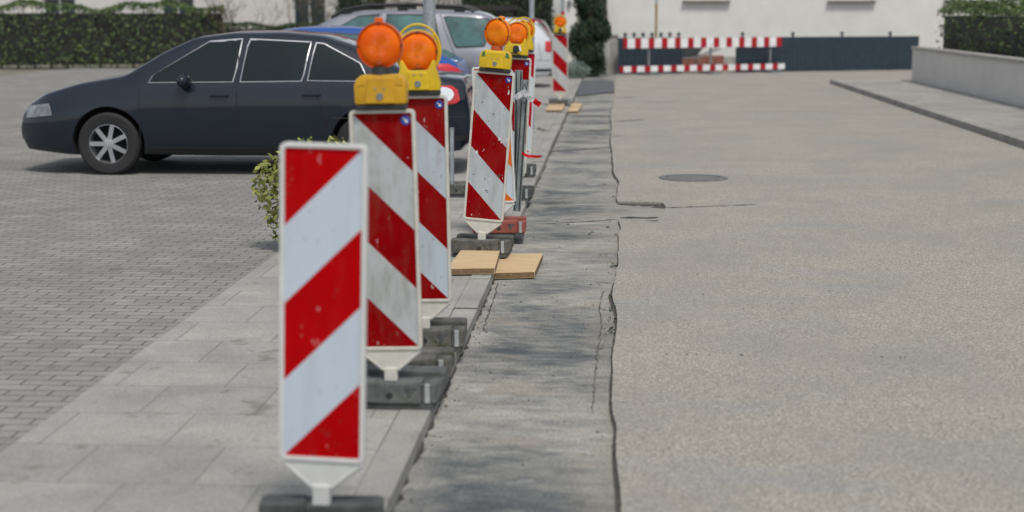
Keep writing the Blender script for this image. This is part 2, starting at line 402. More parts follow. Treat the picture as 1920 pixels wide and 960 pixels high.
for A, B in zip(rows, rows[1:]):
    for k in range(3): bm.faces.new((A[k], B[k], B[k+1], A[k+1]))
bmesh.ops.recalc_face_normals(bm, faces=bm.faces[:])
slab(bm, [(5.2, 39), (30, 41), (30, 52.5), (5.2, 47)], -.04, ZR)
struct(link('road', bm, M['road']))
bm = NB(); slab(bm, [(-.80, -30), (.75, -30), (.75, 47), (-.80, 47)], -.045, 0)
struct(link('trench_strip', bm, M['strip']))
# pavement: slabs, kerb, parking bays
bm = NB(); slab(bm, [(-2.35, -30), (-.90, -30), (-.90, 45), (-2.35, 45)], -.04, SW)
struct(link('pavement', bm, M['slabs']))
bm = NB()
y = -6.0
while y < 45:
    dz = random.gauss(0, .003); dx = random.gauss(0, .004)
    slab(bm, [(-.897, y+.004), (-.765+dx, y+.004), (-.765+dx, y+.996), (-.897, y+.996)], -.06, SW+.004+dz); y += 1.0
struct(link('kerb', bm, M['kerb'], bev=.006))
bm = NB(); slab(bm, [(-16, -30), (-2.353, -30), (-2.353, 47), (-16, 47)], -.04, SW-.004)
struct(link('parking_bay', bm, M['pavers']))
# right side of the street
bm = NB()
y = -6.0
while y < 39:
    slab(bm, [(5.203, y+.004), (5.33, y+.004), (5.33, y+.996), (5.203, y+.996)], -.06, .12); y += 1.0
o = struct(link('kerb', bm, M['kerb'], bev=.006))
bm = NB(); slab(bm, [(5.333, -30), (7.0, -30), (7.0, 39), (5.333, 39)], -.04, .115)
struct(link('pavement', bm, M['slabs']))
bm = NB(); slab(bm, [(7.0, -30), (40, -30), (40, 39), (7.0, 39)], -.04, .10)
struct(link('garden_bed', bm, M['soil']))
# fresh asphalt at the far end of the strip
bm = NB(); a, b, c, d = G(1082, 178, .04), G(1152, 171, .04), G(1150, 151, .04), G(1085, 151, .04)
slab(bm, [(a.x, a.y), (b.x, b.y), (c.x, c.y), (d.x, d.y)], 0, .04)
struct(link('asphalt_patch', bm, M['patch'], bev=.008))
# cracks: thin jagged ribbons
def crack(bm, px, z, wd):
    pts = jag([G(x, y, z) for x, y in px], .004, .04)
    L = []
    for i, p in enumerate(pts):
        t = (pts[min(i+1, len(pts)-1)]-pts[max(i-1, 0)]).normalized(); nrm = Vector((-t.y, t.x, 0))
        ww = wd*random.uniform(.25, 1.2)*(.2 if i in (0, len(pts)-1) else 1)
        L.append((bm.verts.new(p+nrm*ww/2), bm.verts.new(p-nrm*ww/2)))
    for A, B in zip(L, L[1:]): bm.faces.new((A[0], A[1], B[1], B[0]))
bm = NB()
crack(bm, [(1012, 420), (1080, 416), (1130, 413), (1160, 411)], .004, .03)
crack(bm, [(1020, 284), (1080, 281), (1145, 276)], .004, .09)
crack(bm, [(1130, 545), (1124, 580), (1128, 615), (1120, 660), (1117, 700), (1110, 775)], .004, .006)
crack(bm, [(935, 530), (922, 570), (905, 620)], .004, .007)
crack(bm, [(1000, 382), (1035, 381), (1080, 378)], .004, .016)
crack(bm, [(1048, 215), (1090, 218), (1142, 217)], .004, .10)
crack(bm, [(1035, 247), (1090, 246), (1145, 243)], .004, .16)
L = []; wd = .010
for p in edge:                               # dirt gathered against the old road edge
    wd = max(.004, min(.020, wd+random.gauss(0, .0010)))
    if 4.5 < p.y < 40 and p.x < .2: L.append((bm.verts.new((p.x+.001, p.y, .004)), bm.verts.new((p.x-wd, p.y, .004))))
    elif len(L) > 1 or p.y >= 40:
        for A, B in zip(L, L[1:]): bm.faces.new((A[0], A[1], B[1], B[0]))
        L = []
for A, B in zip(L, L[1:]): bm.faces.new((A[0], A[1], B[1], B[0]))
crack(bm, [(1159, 382), (1200, 383), (1238, 384), (1247, 390)], .004, .24)  # wide dark band painted as the shadow line under the notch lip
bmesh.ops.recalc_face_normals(bm, faces=bm.faces[:]); struct(link('strip_cracks_and_lip_shade', bm, P('packed_dirt_and_lip_shade', (.062, .055, .046), .95, var=.5, vs=14)))
bm = NB()                                    # silt in the gutter
pts = jag([Vector((-.755, y*.5, .004)) for y in range(4, 90)], .006, .06); Lq = []
for p in pts: Lq.append((bm.verts.new((-.772, p.y, .004)), bm.verts.new((p.x-.008+abs(random.gauss(0, .009)), p.y, .004))))
for A, B in zip(Lq, Lq[1:]): bm.faces.new((A[0], A[1], B[1], B[0]))
bmesh.ops.recalc_face_normals(bm, faces=bm.faces[:]); struct(link('gutter_silt', bm, P('gutter_silt', (.045, .042, .035), .95, var=.4, vs=25)))
bm = NB()
crack(bm, [(1163, 408), (1190, 407.5), (1215, 408.5), (1233, 407)], ZR+.004, .11); crack(bm, [(1212, 413), (1226, 414), (1234, 413)], ZR+.004, .09)
crack(bm, [(1147, 228), (1180, 226), (1208, 224)], ZR+.004, .07)
crack(bm, [(1146, 255), (1175, 254.5)], ZR+.004, .04)
crack(bm, [(1155, 184), (1185, 182)], ZR+.004, .1)
crack(bm, [(1200, 193), (1245, 192), (1272, 190)], ZR+.004, .04)
crack(bm, [(1247, 389), (1290, 388), (1420, 383)], ZR+.004, .03)
crack(bm, [(1163, 457), (1178, 456), (1190, 457)], ZR+.004, .014)
bmesh.ops.recalc_face_normals(bm, faces=bm.faces[:]); struct(link('road_cracks', bm, M['crack']))
# loose stones on the strip
def stone(bm, c, r):
    q = bmesh.ops.create_icosphere(bm, subdivisions=1, radius=r)
    for v in q['verts']: v.co = Vector((v.co.x*random.uniform(.7, 1.3), v.co.y*random.uniform(.7, 1.3), v.co.z*random.uniform(.5, .9)))+Vector(c)
bm = NB()
for k in range(420):
    y = 4+30*random.random()**1.5; u = random.random()
    if u < .25: x, z = random.gauss(-.04, .04)-.02, 0
    elif u < .6: x, z = -.75+abs(random.gauss(0, .05)), 0
    elif u < .92: x, z = random.uniform(-.74, -.05), 0
    else: x, z = random.uniform(.1, 1.5), ZR; y = max(y, 8)
    stone(bm, (x, y, z+.002), random.choice((.003, .004, .004, .005, .006, .007, .010)))
for px, py in ((1060, 381), (1150, 368), (1133, 346), (1140, 426), (1110, 435), (1105, 439), (1065, 421), (1155, 440)): stone(bm, G(px, py, .005), .014)
struct(link('loose_gravel', bm, M['gravel']), 'stuff')
# manhole
c = G(1300, 334, ZR); bm = NB()
for r0, r1, z in ((.0, .28, .006), (.30, .36, .008)):
    n = 40
    for k in range(n):
        a0, a1 = 2*math.pi*k/n, 2*math.pi*(k+1)/n
        f = [(r1*math.cos(a0), r1*math.sin(a0)), (r1*math.cos(a1), r1*math.sin(a1)), (r0*math.cos(a1), r0*math.sin(a1)), (r0*math.cos(a0), r0*math.sin(a0))]
        if r0 == 0: f = f[:3]
        slab(bm, f, -.002, z)
o = link('manhole_cover', bm, P('cast_iron', (.13, .13, .13), .8, 0, var=.3, vs=20, bump=.3)); o.location = c
tag(o, 'round grey iron manhole cover set in the beige road', 'manhole cover')

# ------------------------------------------------------------------ foliage helpers
def leaves(bm, n, fn, size, up=.0, asp=.5):
    for _ in range(n):
        p = fn()
        if p is None: continue
        s = size*random.uniform(.6, 1.3)
        d = Vector((random.gauss(0, 1), random.gauss(0, 1), random.gauss(0, 1)+up)).normalized()
        u = d.orthogonal().normalized(); u = Matrix.Rotation(random.uniform(0, 6.28), 3, d) @ u
        a = p-d*s*.5; b = p+d*s*.5
        bm.faces.new([bm.verts.new(v) for v in (a, p+u*s*asp*.5, b, p-u*s*asp*.5)])
def blob(c, r, shell=.45):
    c = Vector(c)
    def f():
        while True:
            v = Vector((random.uniform(-1, 1), random.uniform(-1, 1), random.uniform(-1, 1)))
            if .02 < v.length <= 1: break
        v = v.normalized()*(shell+(1-shell)*random.random()**.6)
        return c+Vector((v.x*r[0], v.y*r[1], v.z*r[2]))
    return f
def bush(name, label, loc, blobs, n, size, m, group=None, cat='shrub', up=.3, asp=.5, trunk=.5):
    t = thing(name, label, cat, loc, group=group)
    bm = NB(); tot = sum(r[0]*r[1]*r[2] for c, r in blobs)
    for c, r in blobs: leaves(bm, int(n*r[0]*r[1]*r[2]/tot), blob(c, r), size, up, asp)
    link('foliage', bm, m, t)
    bm = NB()
    for c, r in blobs:
        tube(bm, [(0, 0, -.05), (c[0]*.4, c[1]*.4, c[2]*.5), (c[0], c[1], c[2]+r[2]*.3)], [.03*trunk*2, .02*trunk*2, .008], 6)
    link('stem', bm, M['bark'], t)
    return t
def conifer(label, loc, h, rad, n, size, m, group=None):
    blobs = []
    for k in range(80):
        u = random.random(); z = h*(.03+.94*u); rr = rad*(1-.72*max(0, (u-.3)/.7))*(.55+.45*min(1, u*3))*random.uniform(.7, 1.2)
        a = random.uniform(0, 6.28); q = rr*random.uniform(.45, .8)
        blobs.append(((q*math.cos(a), q*math.sin(a), z), (rr*.42, rr*.42, h*.085)))
    t = thing('conifer', label, 'tree', loc, group=group)
    blobs += [((random.gauss(0, .08), random.gauss(0, .08), .05+.09*k), (rad*.4, rad*.4, .12)) for k in range(8)]
    bm = NB(); tot = sum(r[0]*r[1]*r[2] for c, r in blobs)
    for c, r in blobs: leaves(bm, int(n*r[0]*r[1]*r[2]/tot), blob(c, r, .2), size, 1.6, .35)
    link('crown', bm, m, t)
    bm = NB(); tube(bm, [(0, 0, -.05), (.01, 0, h*.5), (0, .01, h*.95)], [.08, .05, .01], 8); link('trunk', bm, M['bark'], t)
    return t
def bare(label, loc, h, seed, group=None, buds=500):
    rnd = random.Random(seed); t = thing('bare_shrub', label, 'shrub', loc, group=group)
    bm = NB(); tips = []
    def grow(p, d, L, r, dep):
        q = p+d*L*.5+Vector((rnd.gauss(0, .04), rnd.gauss(0, .04), 0)); e2 = q+(d+Vector((rnd.gauss(0, .2), rnd.gauss(0, .2), .05))).normalized()*L*.5
        tube(bm, [p, q, e2], [r, r*.8, r*.6], 5)
        if dep == 0: tips.append((q, e2)); return
        for _ in range(rnd.choice((2, 3, 3))):
            dd = (d+Vector((rnd.gauss(0, .5), rnd.gauss(0, .5), rnd.gauss(.1, .25)))).normalized()
            grow(e2 if rnd.random() < .6 else q, dd, L*rnd.uniform(.6, .8), r*.6, dep-1)
    for _ in range(5):
        grow(Vector((rnd.gauss(0, .1), rnd.gauss(0, .1), -.03)), Vector((rnd.gauss(0, .35), rnd.gauss(0, .35), 1)).normalized(), h*.36, .025, 4)
    link('branches', bm, M['bark'], t)
    bm = NB()
    def f():
        a, b = rnd.choice(tips); return a.lerp(b, rnd.random())+Vector((rnd.gauss(0, .02), rnd.gauss(0, .02), rnd.gauss(0, .02)))
    leaves(bm, buds, f, .05, .4); link('foliage', bm, M['bud'], t)
    return t
def hedge(name, label, a, b, wd, h, n, size, m, z0=0, cat='hedge'):
    a, b = Vector(a), Vector(b); L = (b-a).length; ang = math.atan2(b.y-a.y, b.x-a.x)
    t = thing(name, label, cat, (*a, z0), (0, 0, ang))
    bm = NB()
    def f():
        u = random.random()*L; top = h*(1+.05*math.sin(u*1.7)+.03*math.sin(u*4.1))
        k = random.random()
        if k < .42: return Vector((u, -wd/2+abs(random.gauss(0, .08))-.05, random.uniform(0, top)))
        if k < .6: return Vector((u, wd/2-abs(random.gauss(0, .08)), random.uniform(0, top)))
        return Vector((u, random.uniform(-wd/2, wd/2), top-abs(random.gauss(0, .10))+.05))
    leaves(bm, n, f, size, .4)
    link('foliage', bm, m, t)
    bm = NB()
    k = .3
    while k < L:
        tube(bm, [(k, 0, -.05), (k+random.gauss(0, .05), random.gauss(0, .05), h*.5), (k+random.gauss(0, .1), random.gauss(0, .08), h*.85)], [.035, .025, .01], 6); k += .5
    box(bm, (L/2, 0, h*.46), (L-.15, wd*.6, h*.84))
    link('branches', bm, M['dark_wood'], t)
    return t

# ------------------------------------------------------------------ buildings and gardens at the end of the street
def house(name, label, x0, x1, y0, y1, h, wallm, wins, roofh=3.2, group=None):
    """front wall at y0 facing the street; wins = (x centre, sill, width, height)"""
    t = thing(name, label, 'house', (x0, y0, 0), group=group); Lx = x1-x0; Ly = y1-y0
    bm = NB(); th = .3
    xs = sorted({0, Lx} | {v for c, s, ww, hh in wins for v in (c-ww/2, c+ww/2)}); zs = sorted({-.1, h} | {v for c, s, ww, hh in wins for v in (s, s+hh)})
    for xa, xb in zip(xs, xs[1:]):
        for za, zb in zip(zs, zs[1:]):
            mx, mz = (xa+xb)/2, (za+zb)/2
            if any(abs(mx-c) < ww/2 and s < mz < s+hh for c, s, ww, hh in wins): continue
            box(bm, (mx, th/2, mz), (xb-xa, th, zb-za))
    bmesh.ops.remove_doubles(bm, verts=bm.verts[:], dist=.001)
    inner = [f for f in bm.faces if False]
    box(bm, (.15, Ly/2+.15, h/2), (.298, Ly-.3, h+.2)); box(bm, (Lx-.15, Ly/2+.15, h/2), (.298, Ly-.3, h+.2)); box(bm, (Lx/2, Ly-.15, h/2), (Lx-.61, .298, h+.2))
    for sx in (.15, Lx-.15):
        v = [bm.verts.new((sx+dx, yy, zz)) for dx in (-.14, .14) for yy, zz in ((0.02, h), (Ly-.02, h), (Ly/2, h+roofh-.25))]
        for q in ((0, 1, 2), (5, 4, 3), (0, 3, 4, 1), (1, 4, 5, 2), (2, 5, 3, 0)): bm.faces.new([v[i] for i in q])
    link('wall', bm, wallm, t)
    bm = NB(); box(bm, (Lx/2, -.012, .17), (Lx, .02, .36)); link('plinth', bm, M['concrete'], t)
    bm = NB(); tube(bm, [(Lx-.5, -.07, .05), (Lx-.5, -.07, h-.3), (Lx-.5, -.3, h-.15)], .045); link('downpipe', bm, M['zinc'], t, 40)
    bm = NB(); ov = .5
    for s in (0, 1):
        ya, yb = (-ov, Ly/2) if s == 0 else (Ly+ov, Ly/2)
        za = h-ov*roofh/(Ly/2); zb = h+roofh
        v = [bm.verts.new(p) for p in ((-ov, ya, za), (Lx+ov, ya, za), (Lx+ov, yb, zb), (-ov, yb, zb), (-ov, ya, za+.18), (Lx+ov, ya, za+.18), (Lx+ov, yb, zb+.18), (-ov, yb, zb+.18))]
        for q in ((0, 1, 2, 3), (7, 6, 5, 4), (0, 4, 5, 1), (1, 5, 6, 2), (2, 6, 7, 3), (3, 7, 4, 0)): bm.faces.new([v[i] for i in q])
    bmesh.ops.recalc_face_normals(bm, faces=bm.faces[:]); roof = link('roof', bm, M['tiles'], t)
    bm = NB(); box(bm, (Lx*.7, Ly*.42, h+roofh+.2), (.6, .6, 1.6)); link('chimney', bm, M['brick'], roof, bev=.02)
    for c, s, ww, hh in wins:
        bm = NB()
        for xx in (c-ww/2+.035, c, c+ww/2-.035): box(bm, (xx, .16, s+hh/2), (.07, .06, hh-.002))
        for zz in (s+.035, s+hh-.035): box(bm, (c, .161, zz), (ww-.142, .055, .07))
        wf = link('window', bm, M['winframe'], t)
        bm = NB(); box(bm, (c, .18, s+hh/2), (ww-.1, .02, hh-.1)); link('pane', bm, M['glass'], wf)
        bm = NB(); box(bm, (c, -.03, s-.03), (ww+.16, .26, .055)); link('sill', bm, M['concrete'], wf, bev=.006)
    return t
y0 = 50.0
house('house', 'white rendered house behind the navy fence at the end of the street', D(1141, 40, y0).x, 13.5, y0, y0+9, 5.6, M['plaster'],
      [(3.0, 1.98+.1, 1.3, 1.3), (7.4, 2.08, 1.3, 1.3), (10.8, 2.08, 1.1, 1.3), (3.0, 4.1, 1.3, 1.2), (7.4, 4.1, 1.3, 1.2)])
house('house', 'pale house seen through bare shrubs beyond the parked cars', -26, -7.2, 66, 75, 5.4, M['plaster2'],
      [(3.0, 1.0, 1.4, 1.3), (8.0, 1.0, 1.4, 1.3), (13.5, 1.0, 1.4, 1.3), (3.0, 3.6, 1.3, 1.2), (8, 3.6, 1.3, 1.2), (13.5, 3.6, 1.3, 1.2)])
# dark red wooden gate between conifer and house
a, b = D(1100, 30, 49.3), D(1138, 30, 49.3)
t = thing('wooden_gate', 'dark red timber gate between the conifer and the white house', 'gate', (a.x, 49.3, 0)); Wg = b.x-a.x
bm = NB(); n = 7
for k in range(n): box(bm, ((k+.5)*Wg/n, 0, 1.15), (Wg/n-.012, .03, 2.3))
link('boards', bm, M['maroon_wood'], t, bev=.004)
for z in (.5, 1.35, 2.05):
    bm = NB(); box(bm, (Wg/2, -.035, z), (Wg, .03, .11)); link('rail', bm, M['dark_wood'], t, bev=.004)
# white gate pillar with wall lantern
c = D(1070, 30, 48.5); t = thing('gate_pillar', 'white rendered gate pillar with small grey lantern left of the conifer', 'pillar', (c.x, 48.5, 0))
bm = NB(); box(bm, (0, 0, 1.2), (.36, .36, 2.4)); link('shaft', bm, M['plaster'], t, bev=.01)
bm = NB(); box(bm, (0, 0, 2.44), (.46, .46, .08)); link('cap', bm, M['concrete'], t, bev=.01)
bm = NB(); box(bm, (-.03, -.20, 1.99), (.05, .05, .05)); cyl(bm, (-.03, -.25, 1.86), (-.03, -.25, 2.02), .035, .06, 8); cyl(bm, (-.03, -.25, 2.025), (-.03, -.25, 2.09), .075, .01, 8); link('lantern', bm, M['zinc_dark'], t)
# grey garden wall behind the conifer
a = D(1086, 90, 47.5); b = D(1140, 90, 47.5); bm = NB(); box(bm, ((b.x-a.x)/2, 0, .55), (b.x-a.x, .2, 1.1)); box(bm, ((b.x-a.x)/2, 0, 1.135), (b.x-a.x+.06, .28, .06))
o = link('garden_wall', bm, M['concrete'], bev=.01); o.location = (a.x, 47.5, 0); tag(o, 'low grey garden wall behind the dark conifer', 'wall')
# concrete gate post
c = G(1149.5, 139, .0); bm = NB(); box(bm, (0, 0, .52), (.24, .24, 1.04)); box(bm, (0, 0, 1.075), (.30, .30, .07))
o = link('gate_post', bm, M['concrete'], bev=.015); o.location = c; tag(o, 'stout concrete post at the left end of the navy fence', 'post')
# navy fence with finials
a = G(1160, 141, ZR); b = G(1280, 134, ZR); ang = R(30); bdir = Vector((math.cos(ang), math.sin(ang), 0))
bnor = Vector((-bdir.y, bdir.x, 0)); fdir = Vector((math.cos(ang*.75), math.sin(ang*.75), 0))
def navy_fence(label, p, Lf):
    t = thing('fence', label, 'fence', (p.x, p.y, 0), (0, 0, ang*.75), 'navy metal fences behind the road barrier')
    bm = NB(); k = .07
    while k < Lf-.05: box(bm, (k, 0, .52), (.125, .02, .98)); k += .13
    link('boards', bm, M['fence_navy'], t, bev=.003)
    for z in (.18, .98):
        bm = NB(); box(bm, (Lf/2, .03, z), (Lf, .035, .06)); link('rail', bm, M['fence_navy'], t)
    k = .25
    while k < Lf:
        bm = NB(); box(bm, (k, .075, .52), (.06, .05, 1.04)); bmesh.ops.create_uvsphere(bm, u_segments=10, v_segments=6, radius=.055, matrix=Matrix.Translation((k, .075, 1.10)))
        link('post', bm, M['fence_navy'], t, 40); k += .27 if Lf < 3 else 1.6
fp = D(1158, 100, a.y+.8); fp.z = 0
navy_fence('short navy metal fence with ball finials beside the concrete post', fp, 2.0)
navy_fence('long navy metal fence beyond the gateway with the wheelbarrow', fp+fdir*3.6, 6.0)
# pole by the house
c = D(1230, 60, 47.6); t = thing('pole', 'thin grey pole with ochre lower part before the white house', 'pole', (c.x, 47.6, 0))
bm = NB(); cyl(bm, (0, 0, 0), (0, 0, 1.95), .034); link('shaft', bm, M['brown_pole'], t, 40)
bm = NB(); cyl(bm, (0, 0, 1.95), (0, 0, 4.2), .030); link('upper_shaft', bm, M['zinc'], t, 40)
# red and white road barrier
a = G(1160, 141, ZR); b = G(1280, 134, ZR); ang = R(30)
t = thing('road_barrier', 'red and white striped board barrier across the end of the road', 'barrier', (a.x+.05, a.y-.3, ZR), (0, 0, ang))
for nm, z, hh, y in (('upper_board', .86, .27, 0), ('lower_board', .17, .16, -.03)):
    bm = NB(); k = .08 if nm == 'upper_board' else -.05; i = 0
    while k < 5.2:
        wd = .19 if i % 2 == 0 else .23
        if i == 0: wd = .12
        box(bm, (k+wd/2, y, z), (wd, .035, hh), mi=i % 2); k += wd; i += 1
    link(nm, bm, [M['red_band'], M['white_paint']], t)
for x in (.9, 2.9, 4.9):
    bm = NB(); box(bm, (x, .05, .5), (.05, .05, 1.0)); box(bm, (x, .05, .028), (.3, .7, .05)); link('post', bm, M['zinc_dark'], t, bev=.004)
# grey site trolley behind the barrier (wheelbarrow)
c = D(1268, 110, 45.5); c.z = 0
t = thing('wheelbarrow', 'grey wheelbarrow parked behind the red and white barrier', 'wheelbarrow', (c.x+.2, 45.5, 0), (0, 0, R(8)))
bm = NB(); tp = [(-.55, -.33, .82), (.62, -.33, .90), (.62, .33, .90), (-.55, .33, .82)]; bt = [(-.25, -.2, .45), (.35, -.2, .50), (.35, .2, .50), (-.25, .2, .45)]
A = [bm.verts.new(p) for p in tp]; B = [bm.verts.new(p) for p in bt]; bm.faces.new(B[::-1])
for k in range(4): bm.faces.new((A[k], A[(k+1) % 4], B[(k+1) % 4], B[k]))
bmesh.ops.solidify(bm, geom=bm.faces[:], thickness=.015); link('tray', bm, M['zinc_dark'], t)
bm = NB(); tube(bm, [(-.72, -.05, .24), (-.2, -.22, .43), (.4, -.25, .46), (1.0, -.28, .7)], .018); tube(bm, [(-.72, .05, .24), (-.2, .22, .43), (.4, .25, .46), (1.0, .28, .7)], .018); link('frame', bm, M['zinc_dark'], t, 40)
for s in (-1, 1):
    bm = NB(); tube(bm, [(.35, .24*s, .46), (.5, .24*s, .02), (.62, .24*s, .0)], .016); link('leg', bm, M['zinc_dark'], t, 40)
bm = NB(); lathe_y(bm, [(.10, -.03), (.19, -.045), (.20, 0), (.19, .045), (.10, .03), (.10, -.03)], 24, -.72, .20); link('wheel', bm, M['tyre'], t, 40)
# stacked bricks beyond
c = D(1275, 116, 46); bm = NB()
for k in range(4):
    for i in range(6): box(bm, (i*.25-.6, 0, .06+k*.12), (.24, .5, .112))
o = link('brick_stack', bm, M['brick'], bev=.006); o.location = (c.x+.5, 46.7, .0); tag(o, 'low stack of red bricks beside the wheelbarrow', 'bricks')

# vegetation at the end of the street and behind the cars
c = G(1106, 141, .05); conifer('tall dark green conifer standing by the gate post', c, 3.3, .60, 26000, .09, M['yew'])
c = G(1080, 148, .05); bush('low_shrub', 'low grey green shrub at the foot of the dark conifer', c, [((0, 0, .22), (.30, .3, .24)), ((.18, .1, .2), (.2, .2, .2)), ((-.16, -.05, .16), (.2, .2, .16))], 1800, .05, M['greyleaf'])
hedge('hedge', 'tall dark clipped hedge behind the white and maroon cars', (-4.9, 52), (-1.9, 52), 1.2, 3.0, 9000, .10, M['hedge'])
t = thing('carport', 'low dark timber carport beside the dark hedge', 'carport', (-4.2, 48.6, 0))
bm = NB(); box(bm, (0, 0, 1.82), (2.6, 2.2, .14)); link('roof', bm, M['dark_wood'], t, bev=.01)
for x in (-1.2, 1.2):
    for y in (-1, 1):
        bm = NB(); box(bm, (x, y, .875), (.1, .1, 1.75)); link('post', bm, M['dark_wood'], t, bev=.005)
for px, s in ((656, 1), (706, 2)):
    c = D(px, 10, 50+s); conifer('dark conifer behind the silver estate, %s' % ('nearest the left edge of the view' if s == 1 else 'between two bare shrubs'), (c.x, 50+s, 0), 3.6, .85-.2*s, 5000, .14, M['yew'], 'conifers behind the parked cars')
labs = ['bare twiggy shrub just right of the first dark conifer', 'bare twiggy shrub behind the middle of the silver estate', 'wide bare shrub right of the second conifer', 'bare budding shrub near the grey lamp post', 'bare shrub at the far left behind the blue car', 'bare shrub left of the first dark conifer']
for k, (px, yy, h) in enumerate(((682, 52, 3.4), (738, 53, 3.2), (772, 51, 3.4), (835, 53, 3.0), (430, 50, 3.2), (575, 52, 3.3))):
    c = D(px, 10, yy); bare(labs[k], (c.x, yy, 0), h, 20+k, 'bare shrubs behind the parked cars', 700)
hedge('hedge', 'mid green loose hedge far left behind the parked cars', (-26, 47), (-12.4, 51), 1.2, 1.9, 11000, .12, M['laurel'])
hedge('hedge', 'low dark hedge in front of the pale house', (-15, 58), (-6.5, 58), 1.0, 1.25, 7000, .12, M['hedge'])

# right hand gardens
bm = NB(); box(bm, (0, 0, .38), (.22, 33, .76)); o = link('garden_wall', bm, M['plaster2'], bev=.01); o.location = (7.15, 22, .1); tag(o, 'long cream garden wall along the right pavement', 'wall')
bm = NB()
for k in range(33): box(bm, (7.15, 5.99+k, .89), (.3, .985, .06))
cp = link('coping', bm, M['concrete'], o, bev=.008); cp.matrix_parent_inverse = Matrix.Translation((-7.15, -22, -.1))
hedge('hedge', 'clipped green hedge behind the cream garden wall', (7.9, 6), (7.9, 38), .9, 1.75, 26000, .09, M['laurel'], .1)
house('house', 'cream house standing behind the hedge on the right', 12.5, 22, 26, 36, 5.4, M['plaster2'], [(2.5, 1.2, 1.3, 1.3), (6.5, 1.2, 1.3, 1.3)])

